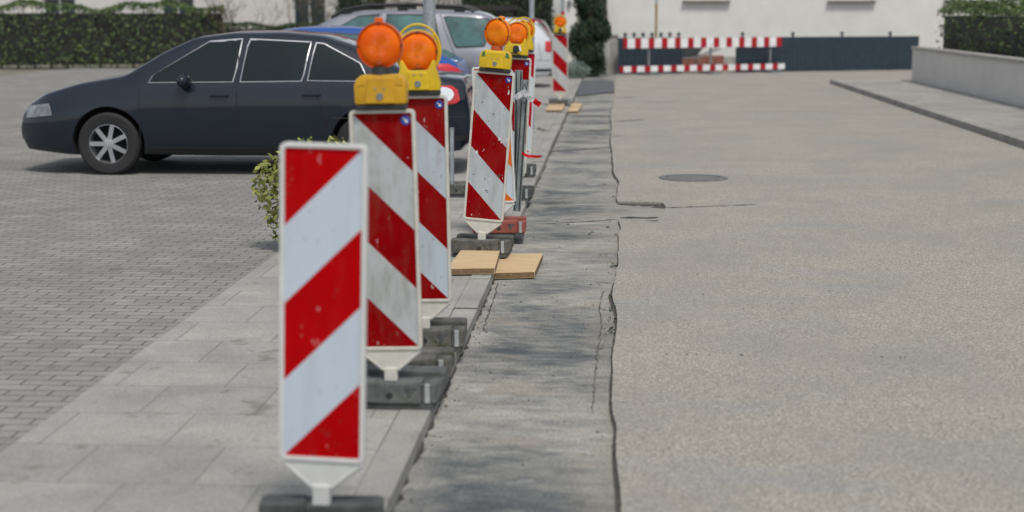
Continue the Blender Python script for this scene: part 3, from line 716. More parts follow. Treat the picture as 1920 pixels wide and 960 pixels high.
# ------------------------------------------------------------------ cars
def lerp_list(pts, x):
    if x <= pts[0][0]: return pts[0][1]
    for (a, va), (b, vb) in zip(pts, pts[1:]):
        if x <= b: return va+(vb-va)*(x-a)/(b-a)
    return pts[-1][1]
class Car:
    """x = distance from the tail, forward positive; y across; z up. Local car is mirrored so that its tail points to +X of the world"""
    def __init__(s, L, W, top, belt, bot, tumble=.40):
        s.L, s.W, s.top, s.belt, s.bot, s.tum = L, W, top, belt, bot, tumble
    def zt(s, x): 
        e = .05 if .2 < x < s.L-.2 else .0
        return sum(lerp_list(s.top, x+d) for d in (-e, -e/2, 0, e/2, e))/5
    def plan(s, x):
        r = 1.0
        for d, k in ((x, .20), (s.L-x, .30)):
            if d < .75: r -= k*(1-d/.75)**2.6
        return r
    def sec(s, x):
        w = s.W/2*s.plan(x); zb = lerp_list(s.bot, x); zt = s.zt(x); zs = min(lerp_list(s.belt, x), zt-.035); h = zs-zb
        P_ = [(0, zb), (w*.82, zb), (w*.92, zb+.03*h), (w*.965, zb+.12*h), (w*.985, zb+.32*h), (w, zb+.58*h), (w*1.0, zb+.74*h), (w*.99, zb+.86*h), (w*.972, zb+.96*h), (w*.955, zs)]
        hg = zt-zs; e = min(.075, hg*.55); A = (w*.955, zs); B = (w*.955-hg*s.tum-.005, zt-e)
        for f in (.25, .5, .75):
            P_.append((A[0]+(B[0]-A[0])*f+.018*math.sin(math.pi*f)*min(1, hg*3), A[1]+(B[1]-A[1])*f))
        P_ += [B, (B[0]-.03, zt-e*.45), (B[0]-.085, zt-e*.12), (B[0]*.55, zt+.004), (0, zt+.012)]
        return P_
    def sidey(s, x, z):
        p = s.sec(x)[1:14]
        for (ya, za), (yb, zb) in zip(p, p[1:]):
            if za <= z <= zb and zb > za: return ya+(yb-ya)*(z-za)/(zb-za)
        return p[-1][0] if z > p[-1][1] else p[0][0]
    def topz(s, x, y):
        p = s.sec(x)[13:][::-1]; y = abs(y)
        for (ya, za), (yb, zb) in zip(p, p[1:]):
            if ya <= y <= yb: return za+(zb-za)*(y-ya)/(yb-ya)
        return p[-1][1]
    def body_bm(s):
        bm = NB(); xs = []; x = 0
        while x < s.L-.001:
            xs.append(x); d = min(x, s.L-x); x += .012 if d < .1 else (.025 if d < .35 else .05)
        xs.append(s.L); rings = []
        for x in xs:
            h = s.sec(x); ring = h+[(-y, z) for y, z in h[-2:0:-1]]
            rings.append([bm.verts.new((x, y, z)) for y, z in ring])
        for A, B in zip(rings, rings[1:]):
            for k in range(len(A)): j = (k+1) % len(A); bm.faces.new((A[k], B[k], B[j], A[j]))
        bm.faces.new(rings[0]); bm.faces.new(rings[-1][::-1])
        bmesh.ops.recalc_face_normals(bm, faces=bm.faces[:]); return bm
    def side_patch(s, bm, poly, off, sg, nx=28, nz=8, mi=0):
        xs0, xs1 = min(p[0] for p in poly), max(p[0] for p in poly); cols = []
        for i in range(nx+1):
            x = xs0+(xs1-xs0)*min(.9995, max(.0005, i/nx)); hit = []
            for (xa, za), (xb, zb) in zip(poly, poly[1:]+poly[:1]):
                if (xa-x)*(xb-x) <= 0 and xa != xb: hit.append(za+(zb-za)*(x-xa)/(xb-xa))
            lo, hi = min(hit), max(hit)
            cols.append([bm.verts.new((x, sg*(s.sidey(x, lo+(hi-lo)*j/nz)+off), lo+(hi-lo)*j/nz)) for j in range(nz+1)])
        fs = []
        for A, B in zip(cols, cols[1:]):
            for j in range(nz): fs.append(bm.faces.new((A[j], B[j], B[j+1], A[j+1]) if sg < 0 else (A[j], A[j+1], B[j+1], B[j])))
        for f in fs: f.material_index = mi
    def top_patch(s, bm, x0, x1, k0, k1, off, nx=14, ny=12):
        rows = []
        for i in range(nx+1):
            x = x0+(x1-x0)*i/nx; k = k0+(k1-k0)*i/nx; ym = s.sec(x)[15][0]*k
            rows.append([bm.verts.new((x, ym*(2*j/ny-1), s.topz(x, ym*(2*j/ny-1))+off)) for j in range(ny+1)])
        for A, B in zip(rows, rows[1:]):
            for j in range(ny): bm.faces.new((A[j], B[j], B[j+1], A[j+1]))
        bmesh.ops.recalc_face_normals(bm, faces=bm.faces[:])
    def seam(s, bm, pts, sg, r=.005):
        out = []
        for (xa, za), (xb, zb) in zip(pts, pts[1:]):
            n = max(2, int(math.hypot(xb-xa, zb-za)/.05))
            out += [(xa+(xb-xa)*k/n, za+(zb-za)*k/n) for k in range(n)]
        out.append(pts[-1]); tube(bm, [(x, sg*(s.sidey(x, z)), z) for x, z in out], r, 6)
def grow_poly(poly, d):
    cx = sum(p[0] for p in poly)/len(poly); cz = sum(p[1] for p in poly)/len(poly)
    rx = max(p[0] for p in poly)-min(p[0] for p in poly); rz = max(p[1] for p in poly)-min(p[1] for p in poly)
    return [(cx+(x-cx)*(1+2*d/rx), cz+(z-cz)*(1+2*d/rz)) for x, z in poly]
def build_car(label, car, loc, paintm, wheels, wins, doors, glassm, rimmat, rear_glass, screen, taillight, handles, rails=None, trim=None, group='cars parked side by side in the bays', dark_tail=False):
    """loc = place of the tail end; the car points to -X"""
    t = thing('parked_car', label, 'car', loc, (0, 0, math.pi), group)
    bm = car.body_bm(); o = link('body', bm, [paintm, M['interior']], t, 32)
    cb = NB(); wr = .325
    for wx in wheels:
        for s in (-1, 1): cyl(cb, (wx, s*(car.W/2-.26), wr+.01), (wx, s*(car.W/2+.1), wr+.01), wr+.055, n=40)
    me = bpy.data.meshes.new('cut'); cb.to_mesh(me); cb.free(); co = bpy.data.objects.new('cut', me); COL.objects.link(co)
    me.materials.append(M['interior']); co.matrix_world = Matrix()
    po = o.parent; o.parent = None
    md = o.modifiers.new('b', 'BOOLEAN'); md.operation = 'DIFFERENCE'; md.object = co; md.solver = 'EXACT'; md.material_mode = 'TRANSFER'
    dg = bpy.context.evaluated_depsgraph_get(); dg.update()
    nm = bpy.data.meshes.new_from_object(o.evaluated_get(dg), preserve_all_data_layers=True, depsgraph=dg)
    o.modifiers.clear(); o.data = nm; nm.name = 'body'; o.parent = po
    bpy.data.objects.remove(co); nm.set_sharp_from_angle(angle=R(32))
    for wx in wheels:
        for s in (-1, 1):
            yy = s*(car.W/2-.105)
            tb = NB(); lathe_y(tb, [(.20, yy-.09), (.225, yy-.1), (.30, yy-.1), (wr, yy-.075), (wr, yy+.075), (.30, yy+.1), (.225, yy+.1), (.20, yy+.09), (.20, yy-.09)], 40, wx, wr)
            wh = link('wheel', tb, M['tyre'], t, 35)
            rb = NB(); oy = yy+s*.085
            lathe_y(rb, [(.218, oy), (.20, oy+s*.008), (.19, oy-s*.03), (.19, yy-s*.05), (.218, yy-s*.05), (.218, oy)], 36, wx, wr)
            for k in range(7):
                a = 2*math.pi*k/7; box(rb, (wx+.11*math.cos(a), oy-s*.012, wr+.11*math.sin(a)), (.19, .02, .045), Matrix.Rotation(-a, 3, 'Y'))
            lathe_y(rb, [(0, oy+s*.006), (.05, oy+s*.002), (.055, oy-s*.03), (0, oy-s*.03)], 20, wx, wr)
            link('rim', rb, rimmat, wh, 35)
            db = NB(); lathe_y(db, [(0, yy-s*.02), (.19, yy-s*.02), (.19, yy-s*.04), (0, yy-s*.04)], 24, wx, wr); link('brake_disc', db, M['interior'], wh)
    for s in (-1, 1):
        for pw in wins:
            b1 = NB(); car.side_patch(b1, grow_poly(pw,   .010 if trim else .022), .003, s); fr = link('window', b1, trim or M['car_trim'], t, 40)
            b2 = NB(); car.side_patch(b2, pw, .007, s); link('pane', b2, glassm, fr, 40)
        for dl in doors:
            b1 = NB(); car.seam(b1, dl, s); link('door_gap', b1, M['car_trim'], t)
        for hx, hz in handles:
            b1 = NB(); yy = car.sidey(hx, hz); box(b1, (hx, s*(yy+.018), hz), (.19, .025, .028)); link('door_handle', b1, paintm, t, bev=.008)
        b1 = NB(); car.side_patch(b1, taillight[0], .010, s, 14, 10); tl = link('tail_light', b1, M['tail_red'], t, 40)
        if taillight[1]:
            b1 = NB(); car.side_patch(b1, taillight[1], .018, s, 16, 10); link('lens', b1, M['tail_clear'], tl, 40)
        b1 = NB(); mx = screen[0]-.12; mz = lerp_list(car.belt, mx)+.06; yy = car.sidey(mx, mz)
        q = bmesh.ops.create_uvsphere(b1, u_segments=16, v_segments=10, radius=1); bmesh.ops.transform(b1, matrix=Matrix.Translation((mx, s*(yy+.11), mz)) @ Matrix.Diagonal((.07, .12, .075, 1)), verts=q['verts'])
        box(b1, (mx, s*(yy+.0), mz-.03), (.06, .1, .03)); link('mirror', b1, paintm, t, 40)
        if rails:
            b1 = NB(); ry = car.sec(3)[15][0]-.01
            pts = [(x, s*(car.sec(x)[15][0]-.005), car.zt(x)+dz) for x, dz in rails]; tube(b1, pts, .026, 8)
            for x in (rails[1][0]+.05, (rails[0][0]+rails[-1][0])/2, rails[-2][0]-.05):
                box(b1, (x, s*(car.sec(x)[15][0]-.005), car.zt(x)+.02), (.16, .04, .07))
            link('roof_rail', b1, M['car_trim'], t, 40)
        if dark_tail:
            b1 = NB(); car.side_patch(b1, [(.012, .46), (.46, .37), (.46, .70), (.012, .72)], .006, s, 16, 6); link('dark_rear_side', b1, M['car_trim'], t, 40)  # black band over the lower rear side
            b1 = NB(); box(b1, (.004, s*.36, .55), (.03, .72, .26)); link('bumper', b1, M['car_trim'], t, bev=.01)
        # sill and wheel arch trim
        b1 = NB(); zz = lerp_list(car.bot, car.L/2)
        car.side_patch(b1, [(wheels[0]+.42, zz+.03), (wheels[1]-.42, zz+.03), (wheels[1]-.42, zz+.10), (wheels[0]+.42, zz+.10)], .004, s); link('sill_trim', b1, M['car_trim'], t, 40)
    # bumper lower skirt (rear), glass, number plate
    for nm2, (x0, x1, k0, k1) in (('rear_window', rear_glass), ('windscreen', screen)):
        b1 = NB(); car.top_patch(b1, x0, x1, k0, k1, .006); link(nm2, b1, glassm, t, 40)
    b1 = NB(); box(b1, (-.012, 0, .52), (.02, .52, .11)); link('number_plate', b1, M['numberplate'], t, bev=.004)
    for s in (-1, 1):
        b1 = NB(); car.side_patch(b1, [(.02, .36), (.55, .36), (.55, .42), (.02, .42)], .004, s, 12, 3); link('bumper_strip', b1, M['car_trim'], t, 40)
        b1 = NB(); box(b1, (.012, s*car.W*.30, .42), (.02, .16, .04)); link('reflector', b1, M['tail_red'], t, bev=.004)
        b1 = NB(); x0 = car.L-.42
        car.side_patch(b1, [(x0, .62), (x0+.34, .58), (x0+.34, .70), (x0+.05, .74)], .008, s, 12, 6); link('headlight', b1, M['headlamp'], t, 40)
    return t
bays = {}
# dark saloon
L = 4.77
sal = Car(L, 1.80, [(0, .60), (.012, .70), (.03, .80), (.05, .96), (.09, 1.0), (.30, 1.025), (.62, 1.05), (1.15, 1.31), (1.55, 1.44), (1.95, 1.475), (2.5, 1.47), (2.9, 1.42), (3.2, 1.28), (3.62, 1.03), (4.1, .95), (4.5, .84), (4.68, .74), (4.75, .64), (L, .55)],
          [(0, .93), (.6, .97), (2, .95), (3.4, .91), (L, .60)], [(0, .36), (.1, .26), (.6, .20), (4.2, .20), (4.7, .24), (L, .34)])
yd = 16.3
xt = D(879, 250, yd).x
build_car('near black blue saloon with chrome window trim, nearest car behind the beacons', sal, (xt, yd+.9, SW-.004), M['car_navy'], (1.05, 3.76),
    [[(1.06, 1.03), (1.13, 1.16), (1.52, 1.355), (1.60, 1.36), (1.66, .99), (1.16, .985)], [(1.72, .985), (1.66, 1.37), (2.30, 1.40), (2.36, .975)], [(2.43, .975), (2.38, 1.40), (2.72, 1.375), (3.28, 1.04), (3.32, .965)]],
    [[(2.40, .28), (2.40, 1.40)], [(1.46, .62), (1.55, .80), (1.70, .98)], [(3.42, .28), (3.42, .90)], [(1.46, .62), (1.52, .28)], [(1.40, .60), (.55, .62), (.05, .61)], [(.55, .62), (.62, 1.02)]],
    M['car_glass_dark'], M['rim'], (.66, 1.36, .90, .86), (3.05, 3.56, .86, .92),
    ([(.10, .79), (.12, .89), (.18, .935), (.38, .94), (.44, .87), (.38, .765), (.22, .745), (.13, .755)], [(.275+.118*math.cos(k*.3142), .845+.078*math.sin(k*.3142)) for k in range(20)]),
    [(1.62, .84), (2.58, .83)], trim=M['chrome'])
# blue hatchback
L = 4.3
hat = Car(L, 1.76, [(0, .58), (.012, .68), (.04, .86), (.10, 1.0), (.34, 1.13), (.80, 1.36), (1.12, 1.44), (1.6, 1.475), (2.2, 1.47), (2.55, 1.43), (2.85, 1.30), (3.28, 1.04), (3.75, .95), (4.08, .82), (4.22, .70), (L, .54)],
          [(0, .94), (.6, .985), (2, .96), (3.1, .92), (L, .60)], [(0, .36), (.1, .27), (.6, .20), (3.8, .20), (4.2, .25), (L, .34)])
yb = 21.5; xt = D(867, 140, yb).x
wh = [[(.78, 1.06), (.98, 1.25), (1.36, 1.35), (1.42, 1.0), (.80, 1.01)], [(1.48, 1.0), (1.42, 1.36), (1.98, 1.39), (2.05, .985)], [(2.12, .985), (2.06, 1.39), (2.38, 1.365), (2.92, 1.05), (2.95, .98)]]
dh = [[(2.085, .28), (2.085, 1.39)], [(1.22, .62), (1.32, .8), (1.44, 1.0)], [(3.06, .28), (3.06, .92)], [(1.2, .61), (.5, .62), (.05, .60)], [(.24, .62), (.30, 1.0)]]
th = ([(.03, .80), (.06, .92), (.20, .985), (.36, .985), (.33, .86), (.16, .79)], None)
build_car('bright blue hatchback between the dark saloon and the silver estate', hat, (xt, yb+.88, SW-.004), M['car_blue'], (.80, 3.38), wh, dh, M['car_glass'], M['rim'], (.20, .92, .88, .84), (2.72, 3.2, .86, .92), th, [(1.38, .86), (2.28, .85)])
# silver estate
L = 4.62
est = Car(L, 1.82, [(0, .62), (.012, .74), (.04, .98), (.10, 1.12), (.24, 1.40), (.38, 1.62), (.55, 1.675), (1.2, 1.70), (1.9, 1.71), (2.4, 1.69), (2.75, 1.63), (3.05, 1.48), (3.50, 1.16), (4.0, 1.07), (4.40, .92), (4.54, .78), (L, .58)],
          [(0, 1.08), (.6, 1.12), (2, 1.09), (3.4, 1.03), (L, .66)], [(0, .42), (.1, .34), (.6, .28), (4.1, .28), (4.5, .32), (L, .40)], .33)
ys = 24.6; xt = D(962, 100, ys).x
we = [[(.52, 1.20), (.38, 1.56), (.62, 1.60), (1.08, 1.615), (.92, 1.135), (.62, 1.14)], [(1.12, 1.13), (1.24, 1.62), (1.96, 1.625), (2.02, 1.115)], [(2.16, 1.112), (2.10, 1.625), (2.42, 1.60), (2.98, 1.29), (3.12, 1.10)]]
we[0] = [(.32, 1.545), (.60, 1.595), (1.06, 1.60), (.90, 1.15), (.50, 1.16)]
we[0] = [(.45, 1.17), (.36, 1.50), (.42, 1.565), (1.02, 1.60), (1.07, 1.58), (.88, 1.15)]
de = [[(1.14, 1.64), (1.06, 1.40), (.94, 1.12), (.86, .9), (.90, .62)], [(2.06, .34), (2.06, 1.66)], [(3.16, .34), (3.20, 1.02)], [(.86, .60), (.4, .62), (.05, .60)], [(.14, 1.1), (.36, 1.60)]]
build_car('silver estate car with black roof rails behind the grey lamp post', est, (xt, ys+.91, SW-.004), M['car_silver'], (.86, 3.60), we, de, M['car_glass'], M['rim'], (.14, .37, .90, .86), (2.92, 3.42, .86, .92),
    ([(.03, .86), (.05, 1.04), (.16, 1.06), (.24, 1.0), (.22, .86)], None), [(1.05, .96), (2.22, .95)], rails=[(.62, .01), (.80, .075), (1.6, .085), (2.3, .08), (2.65, .06), (2.85, .0)], dark_tail=True)
# white hatch and maroon car further back
wf = 35.5; xt = D(1035, 90, wf).x
wht = Car(4.3, 1.76, [(0, .58), (.012, .70), (.03, .92), (.05, 1.06), (.20, 1.26), (.42, 1.44), (.75, 1.515), (1.4, 1.545), (2.2, 1.54), (2.55, 1.49), (2.9, 1.34), (3.30, 1.06), (3.75, .97), (4.08, .84), (4.22, .72), (4.3, .54)],
          [(0, 1.0), (.6, 1.03), (2, 1.0), (3.1, .95), (4.3, .62)], [(0, .36), (.1, .27), (.6, .20), (3.8, .20), (4.2, .25), (4.3, .34)])
ww = [[(.40, 1.10), (.46, 1.22), (.70, 1.36), (1.30, 1.43), (1.36, 1.05), (.44, 1.07)], [(1.44, 1.05), (1.38, 1.44), (1.98, 1.45), (2.05, 1.03)], [(2.12, 1.03), (2.06, 1.45), (2.38, 1.42), (2.95, 1.09), (2.98, 1.02)]]
build_car('white hatchback with red tail light left of the farthest beacon', wht, (xt, wf+.88, SW-.004), M['car_white'], (.80, 3.38), ww, dh, M['car_glass_dark'], M['rim'], (.07, .40, .88, .84), (2.76, 3.22, .86, .92),
    ([(.02, .80), (.03, 1.0), (.06, 1.03), (.15, 1.03), (.16, .82), (.08, .79)], None), [(1.38, .90), (2.28, .89)])
mf = 42.0; xt = D(1044, 60, mf).x
c = build_car('maroon car parked beyond the white hatchback', est, (xt, mf+.9, -.14), M['car_maroon'], (.86, 3.60), we, de, M['car_glass'], M['rim'], (.14, .37, .90, .86), (2.92, 3.42, .86, .92),
    ([(.03, .86), (.05, 1.04), (.16, 1.06), (.24, 1.0), (.22, .86)], None), [(1.05, .96), (2.22, .95)])

# ------------------------------------------------------------------ posts
def post(label, px, py, yy, h, r, band=None, name='steel_post', cap=True, cat='post', group=None):
    c = D(px, py, yy); t = thing(name, label, cat, (c.x, yy, SW), group=group)
    bm = NB(); cyl(bm, (0, 0, -.05), (0, 0, h), r, n=24); link('shaft', bm, M['zinc'], t, 40)
    if band:
        bm = NB(); cyl(bm, (0, 0, band-.035), (0, 0, band+.035), r+.004, n=24); link('red_band', bm, M['red_band'], t, 40)
    return t
t = post('thick grey galvanised lamp post rising in front of the silver estate', 805, 30, 18.6, 4.6, .072, name='lamp_post', cat='lamp post')
bm = NB(); tube(bm, [(0, 0, 4.6), (.1, 0, 4.85), (.5, 0, 5.0), (.9, 0, 5.02)], .035); link('arm', bm, M['zinc'], t, 40)
bm = NB(); box(bm, (1.1, 0, 5.0), (.55, .22, .1)); link('lamp_head', bm, M['zinc'], t, bev=.03)
bm = NB(); box(bm, (0, -.072, .7), (.08, .02, .35)); link('service_door', bm, M['zinc_dark'], t, bev=.006)
post('thin galvanised post with red band beside the paired lamps', 997, 30, 23.0, 2.6, .038, 1.54, group='red banded sign posts')
post('thin galvanised post with red band behind the farthest beacon', 1055, 10, 31.0, 2.6, .032, 1.64, group='red banded sign posts')

# ------------------------------------------------------------------ beacons, base plates and lamps
BW, BZ0, BZ1 = .14, .25, 1.28
def beacon(label, px, py, stripem, framem, lean=0, yaw=0, sticker=True, foot=True, group='striped warning beacons along the pavement edge', extra=None):
    pb = G(px, py, SW+BZ0); rot = Euler((0, R(lean), R(yaw)), 'XYZ'); base = pb-rot.to_matrix() @ Vector((0, 0, BZ0))
    t = thing('warning_beacon', label, 'warning beacon', base, rot, group)
    bm = NB(); out = rrect(-BW, BW, BZ0, BZ1, .022, 5); inn = rrect(-BW+.016, BW-.016, BZ0+.016, BZ1-.016, .010, 5)
    n = len(out); V = []
    for ring, y in ((out, -.014), (inn, -.014), (inn, .014), (out, .014)): V.append([bm.verts.new((x, y, z)) for x, z in ring])
    for A, B in zip(V, V[1:]+V[:1]):
        for k in range(n): j = (k+1) % n; bm.faces.new((A[k], A[j], B[j], B[k]))
    bmesh.ops.recalc_face_normals(bm, faces=bm.faces[:])
    fr = link('frame', bm, framem, t, 40, bev=.004)
    bm = NB(); prism(bm, rrect(-.1245, .1245, BZ0+.0155, BZ1-.0155, .008, 3), -.007, .007); link('panel', bm, stripem, t)
    # funnel below the board and the foot tube
    bm = NB(); zt = BZ0-.001
    prism(bm, [(-.122, zt), (.122, zt), (.027, BZ0-.082), (-.027, BZ0-.082)], -.008, .008)
    for s in (-1, 1):
        tube(bm, [(s*.128, 0, zt-.004), (s*.030, 0, BZ0-.086)], .010, 8)
    link('skirt', bm, framem, t)
    bm = NB(); box(bm, (0, 0, BZ0-.140), (.056, .04, .13)); link('foot', bm, framem, t, bev=.006)
    if sticker:
        bm = NB(); sx, sz = .098, BZ1-.046; lathe_y(bm, [(0, -.0085), (.021, -.0085), (.021, -.006), (0, -.006)], 24, sx, sz); st = link('sticker', bm, M['blue_sticker'], t)
        bm = NB(); k = .0115
        def ar(pts): prism(bm, [(sx+x*math.cos(-.785)-y*math.sin(-.785), sz+x*math.sin(-.785)+y*math.cos(-.785)) for x, y in pts], -.0105, -.009)
        ar([(-.014, -.003), (-.014, .003), (.003, .003), (.003, -.003)]); ar([(.003, -.010), (.003, .010), (.015, 0)])
        link('arrow', bm, M['white_paint'], st)
    return t
def plate(label, bx, by, m, yaw=0, z=None, W=.40, L=.40, group='plastic base plates under the beacons', back=.07):
    """bx, by = place of the socket in use; back = distance from the socket to the face nearest the camera"""
    t = thing('base_plate', label, 'base plate', (bx, by, SW if z is None else z), (0, 0, R(yaw)), group)
    y0 = -back; y1 = y0+L; H = .120; hw = W/2
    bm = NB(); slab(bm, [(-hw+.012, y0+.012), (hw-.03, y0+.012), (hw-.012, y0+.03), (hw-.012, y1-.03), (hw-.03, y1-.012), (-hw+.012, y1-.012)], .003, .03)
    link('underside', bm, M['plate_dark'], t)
    bm = NB()                                 # front block, a hollow, then the rear block
    f0, f1 = y0, y0+.14
    slab(bm, [(-hw+.02, f0), (hw-.065, f0), (hw-.065, f1), (-hw, f1), (-hw, f0+.02)], .0305, H)
    slab(bm, [(hw-.0645, f0+.014), (hw-.012, f0+.014), (hw, f0+.03), (hw, f1), (hw-.0645, f1)], .0305, H-.006)
    r0 = y1-.12
    slab(bm, [(-hw, r0), (-.05, r0), (-.05, y1-.012), (-hw+.02, y1), (-hw, y1-.02)], .0305, H-.004); slab(bm, [(-.0495, r0), (hw, r0), (hw, y1-.02), (hw-.02, y1), (-.0495, y1)], .0305, H-.010)
    for s in (-1, 1): slab(bm, [(s*hw-s*.05, f1+.001), (s*hw, f1+.001), (s*hw, r0-.001), (s*hw-s*.05, r0-.001)], .031, H*.75)
    slab(bm, [(-.09, f1+.001), (-.03, f1+.001), (-.03, r0-.001), (-.09, r0-.001)], .031, H*.6)
    link('block', bm, m, t, bev=.008)
    bm = NB(); lathe_y(bm, [(0, f0-.0025), (.014, f0-.0025), (.014, f0+.01), (0, f0+.01)], 14, .0, .066); link('hole', bm, M['rubber'], t)
    bm = NB(); prism(bm, [(.080, .060), (.092, .064), (.104, .086), (.118, .098), (.064, .101), (.070, .088)], f0-.0025, f0+.01); link('recess', bm, M['plate_dark'], t)
    bm = NB(); box(bm, (hw-.039, f0+.012, .075), (.022, .012, .085)); link('grip', bm, M['plate_light'], t, bev=.004)
    return t
def lens_part(t, cz, Rr, m, rot=0, tilt=0, knob=False):
    L = bpy.data.objects  # lens built round its own centre, then placed
    bm = NB(); prof = [(0, -.026)]
    for k in range(1, 13):
        r = Rr*.93*k/12; prof.append((r, -.026-.014*math.sin(math.pi*.5*(k/12))**2+.030*(k/12)**3))
    prof += [(Rr*.95, -.016), (Rr, -.014), (Rr, .014), (Rr*.95, .016)] + [(r, -y) for r, y in prof[:0:-1]] + [(0, .026)]
    lathe_y(bm, prof, 56)
    o = link('lens', bm, m, t, 28); o.location = (0, 0, cz); o.rotation_euler = (0, R(tilt), R(rot))
    bm = NB(); prism(bm, [(-.012, -Rr*.80), (.012, -Rr*.80), (.006, -Rr*.18), (-.006, -Rr*.18)], -.0285, .0285)
    b = link('bulb_holder', bm, M['bulb'], o, bev=.003); b.scale = (1, .98, 1)
    bm = NB()
    for k in range(4):
        a = R(0+90*k); cyl(bm, (Rr*.955*math.cos(a), -.021, Rr*.955*math.sin(a)), (Rr*.955*math.cos(a), .021, Rr*.955*math.sin(a)), .0045, n=8)
    link('screw', bm, M['lock'], o)
    for s in (-1, 1):
        bm = NB(); tube(bm, [(Rr*.972*math.cos(a*.1496), s*.0165, Rr*.972*math.sin(a*.1496)) for a in range(42)], .0030, 6, True); link('seal_ring', bm, M['bulb'], o, 40)
    if knob:
        bm = NB(); prism(bm, rrect(-.017, .017, Rr-.006, Rr+.018, .007), -.014, .014); link('knob', bm, m, o, bev=.004)
        if knob == 'clip':
            bm = NB(); tube(bm, [(.024*math.cos(a*.4488), -.02, Rr-.012+.022*math.sin(a*.4488)) for a in range(14)], .0035, 6, True); link('clip', bm, M['yellow'], o, 40)
    return o
def lamp(label, bc, kind, ym, lm, lens_rot=0, lens_tilt=0, lock='screw', knob=False, Rr=.097, tags=False, group='orange warning lamps on the beacons'):
    mt = Matrix.Translation(bc.location) @ bc.rotation_euler.to_matrix().to_4x4() @ Matrix.Translation((0, 0, BZ1+.001))
    t = thing('warning_lamp', label, 'warning lamp', mt.to_translation(), mt.to_euler(), group)
    bm = NB(); box(bm, (0, 0, .011), (.212, .078, .022)); link('rubber_base', bm, M['rubber'], t, bev=.006)
    bm = NB(); dpt = .044
    if kind == 'box':
        poly = [(-.108, .023), (.108, .023), (.110, .10), (.100, .128), (.078, .146), (-.078, .146), (-.100, .128), (-.110, .10)]; cz = .150+.018+Rr
        prism(bm, poly, -dpt, dpt); hz = link('housing', bm, ym, t, 40, bev=.010)
        bm = NB(); prism(bm, [(-.062, .027), (.062, .027), (.052, .135), (-.052, .135)], -dpt-.008, -dpt+.004); link('front_plate', bm, ym, t, bev=.005)
        for s in (-1, 1):
            bm = NB(); prism(bm, [(s*.066, .105), (s*.096, .100), (s*.090, .128), (s*.074, .138)], -dpt-.003, -dpt+.004); link('corner_recess', bm, M['green'] if tags else ym, t)
        bm = NB(); cyl(bm, (0, 0, .140), (0, 0, .178), .042, .036, 24); link('neck', bm, M['rubber'] if not tags else M['bulb'], t, 40)
    else:
        cz = .092+.022+Rr
        poly = [(-.106, .023), (.106, .023), (.108, .060), (.088, .128), (.086, .165), (.075, .175), (.062, .150), (.046, .122), (-.046, .122), (-.062, .150), (-.075, .175), (-.086, .165), (-.088, .128), (-.108, .060)]
        prism(bm, poly, -dpt, dpt); link('housing', bm, ym, t, 40, bev=.007)
        bm = NB(); prism(bm, [(-.058, .027), (.058, .027), (.044, .112), (-.044, .112)], -dpt-.007, -dpt+.004); link('front_plate', bm, ym, t, bev=.005)
        # hoop over the lens
        bm = NB()
        hoop = lambda rx, rz, a: (rx*math.cos(R(a)), 0, cz+(rz if a > 0 and a < 180 else rx)*math.sin(R(a)))
        tube(bm, [hoop(Rr+.013, Rr+.035, a) for a in range(-40, 221, 7)], .0062, 8)
        tube(bm, [hoop(Rr+.004, Rr+.006, a) for a in range(-40, 221, 7)], .0040, 7)
        for a in (42, 138): tube(bm, [hoop(Rr+.004, Rr+.004, a), hoop(Rr+.013, Rr+.035, a)], .007, 6)
        link('hoop', bm, M['yellow'], t, 40)
        bm = NB(); box(bm, (0, 0, .119), (.07, .05, .012)); link('neck', bm, M['rubber'], t, bev=.003)
    lens_part(t, cz, Rr, lm, lens_rot, lens_tilt, knob)
    if lock == 'screw':
        bm = NB(); lathe_y(bm, [(0, -dpt-.013), (.006, -dpt-.013), (.008, -dpt-.010), (.013, -dpt-.013), (.016, -dpt-.007), (.016, -dpt), (0, -dpt)], 20, 0, .056); link('lock', bm, M['zinc_dark'], t, 40)
    else:
        bm = NB(); prism(bm, rrect(-.026, .026, .042, .108, .022), -dpt-.022, -dpt); link('lock', bm, M['lock'], t, bev=.005)
        bm = NB(); box(bm, (.036, -dpt-.014, .082), (.016, .006, .050), Matrix.Rotation(R(-18), 3, 'Y')); link('key_tag', bm, M['white_paint'], t, bev=.002)
        bm = NB(); box(bm, (.0, -dpt-.011, .036), (.09, .006, .007), Matrix.Rotation(R(9), 3, 'Y')); link('latch', bm, M['lock'], t)
    bm = NB()
    for s in (-1, 1): cyl(bm, (s*.018, -dpt-.010, .088 if kind == 'box' else .10), (s*.018, -dpt, .088 if kind == 'box' else .10), .004, n=8)
    link('rivet', bm, M['zinc_dark'], t)
    return t
M['green'] = P('green_marker_paint', (.06, .16, .05), .6)
RED = (.235, .0008, .002); RED2 = (.42, .001, .003); WH = (.60, .64, .66)
sm = {k: stripe_mat('striped_sheet_%s' % n, mi, c, wht, sd_, dt, sc) for k, n, mi, c, wht, sd_, dt, sc in (
    ('b1', 'bright', True, RED2, (.47, .53, .60), 1.3, .15, .25), ('b2', 'dirty', False, RED, (.40, .42, .42), 4.1, .7, .3), ('b3', 'worn', False, RED, (.42, .47, .52), 7.7, .4, .4),
    ('b4', 'scratched', False, RED, (.40, .43, .45), 2.9, .5, .95), ('b5', 'chipped', False, RED, (.42, .46, .49), 9.2, .4, 1.0), ('b6', 'light', False, (.40, .006, .02), (.52, .58, .63), 3.3, .2, .2),
    ('bo', 'orange', False, (.70, .14, .012), (.50, .55, .60), 6.4, .3, .4), ('bf', 'far', False, (.36, .004, .010), (.44, .46, .46), 8.8, .4, .3))}
b1 = beacon('bright beacon without lamp, bars rising to the right, nearest the camera', 604, 865, sm['b1'], M['frame_new'], 1.4, -3, sticker=False)
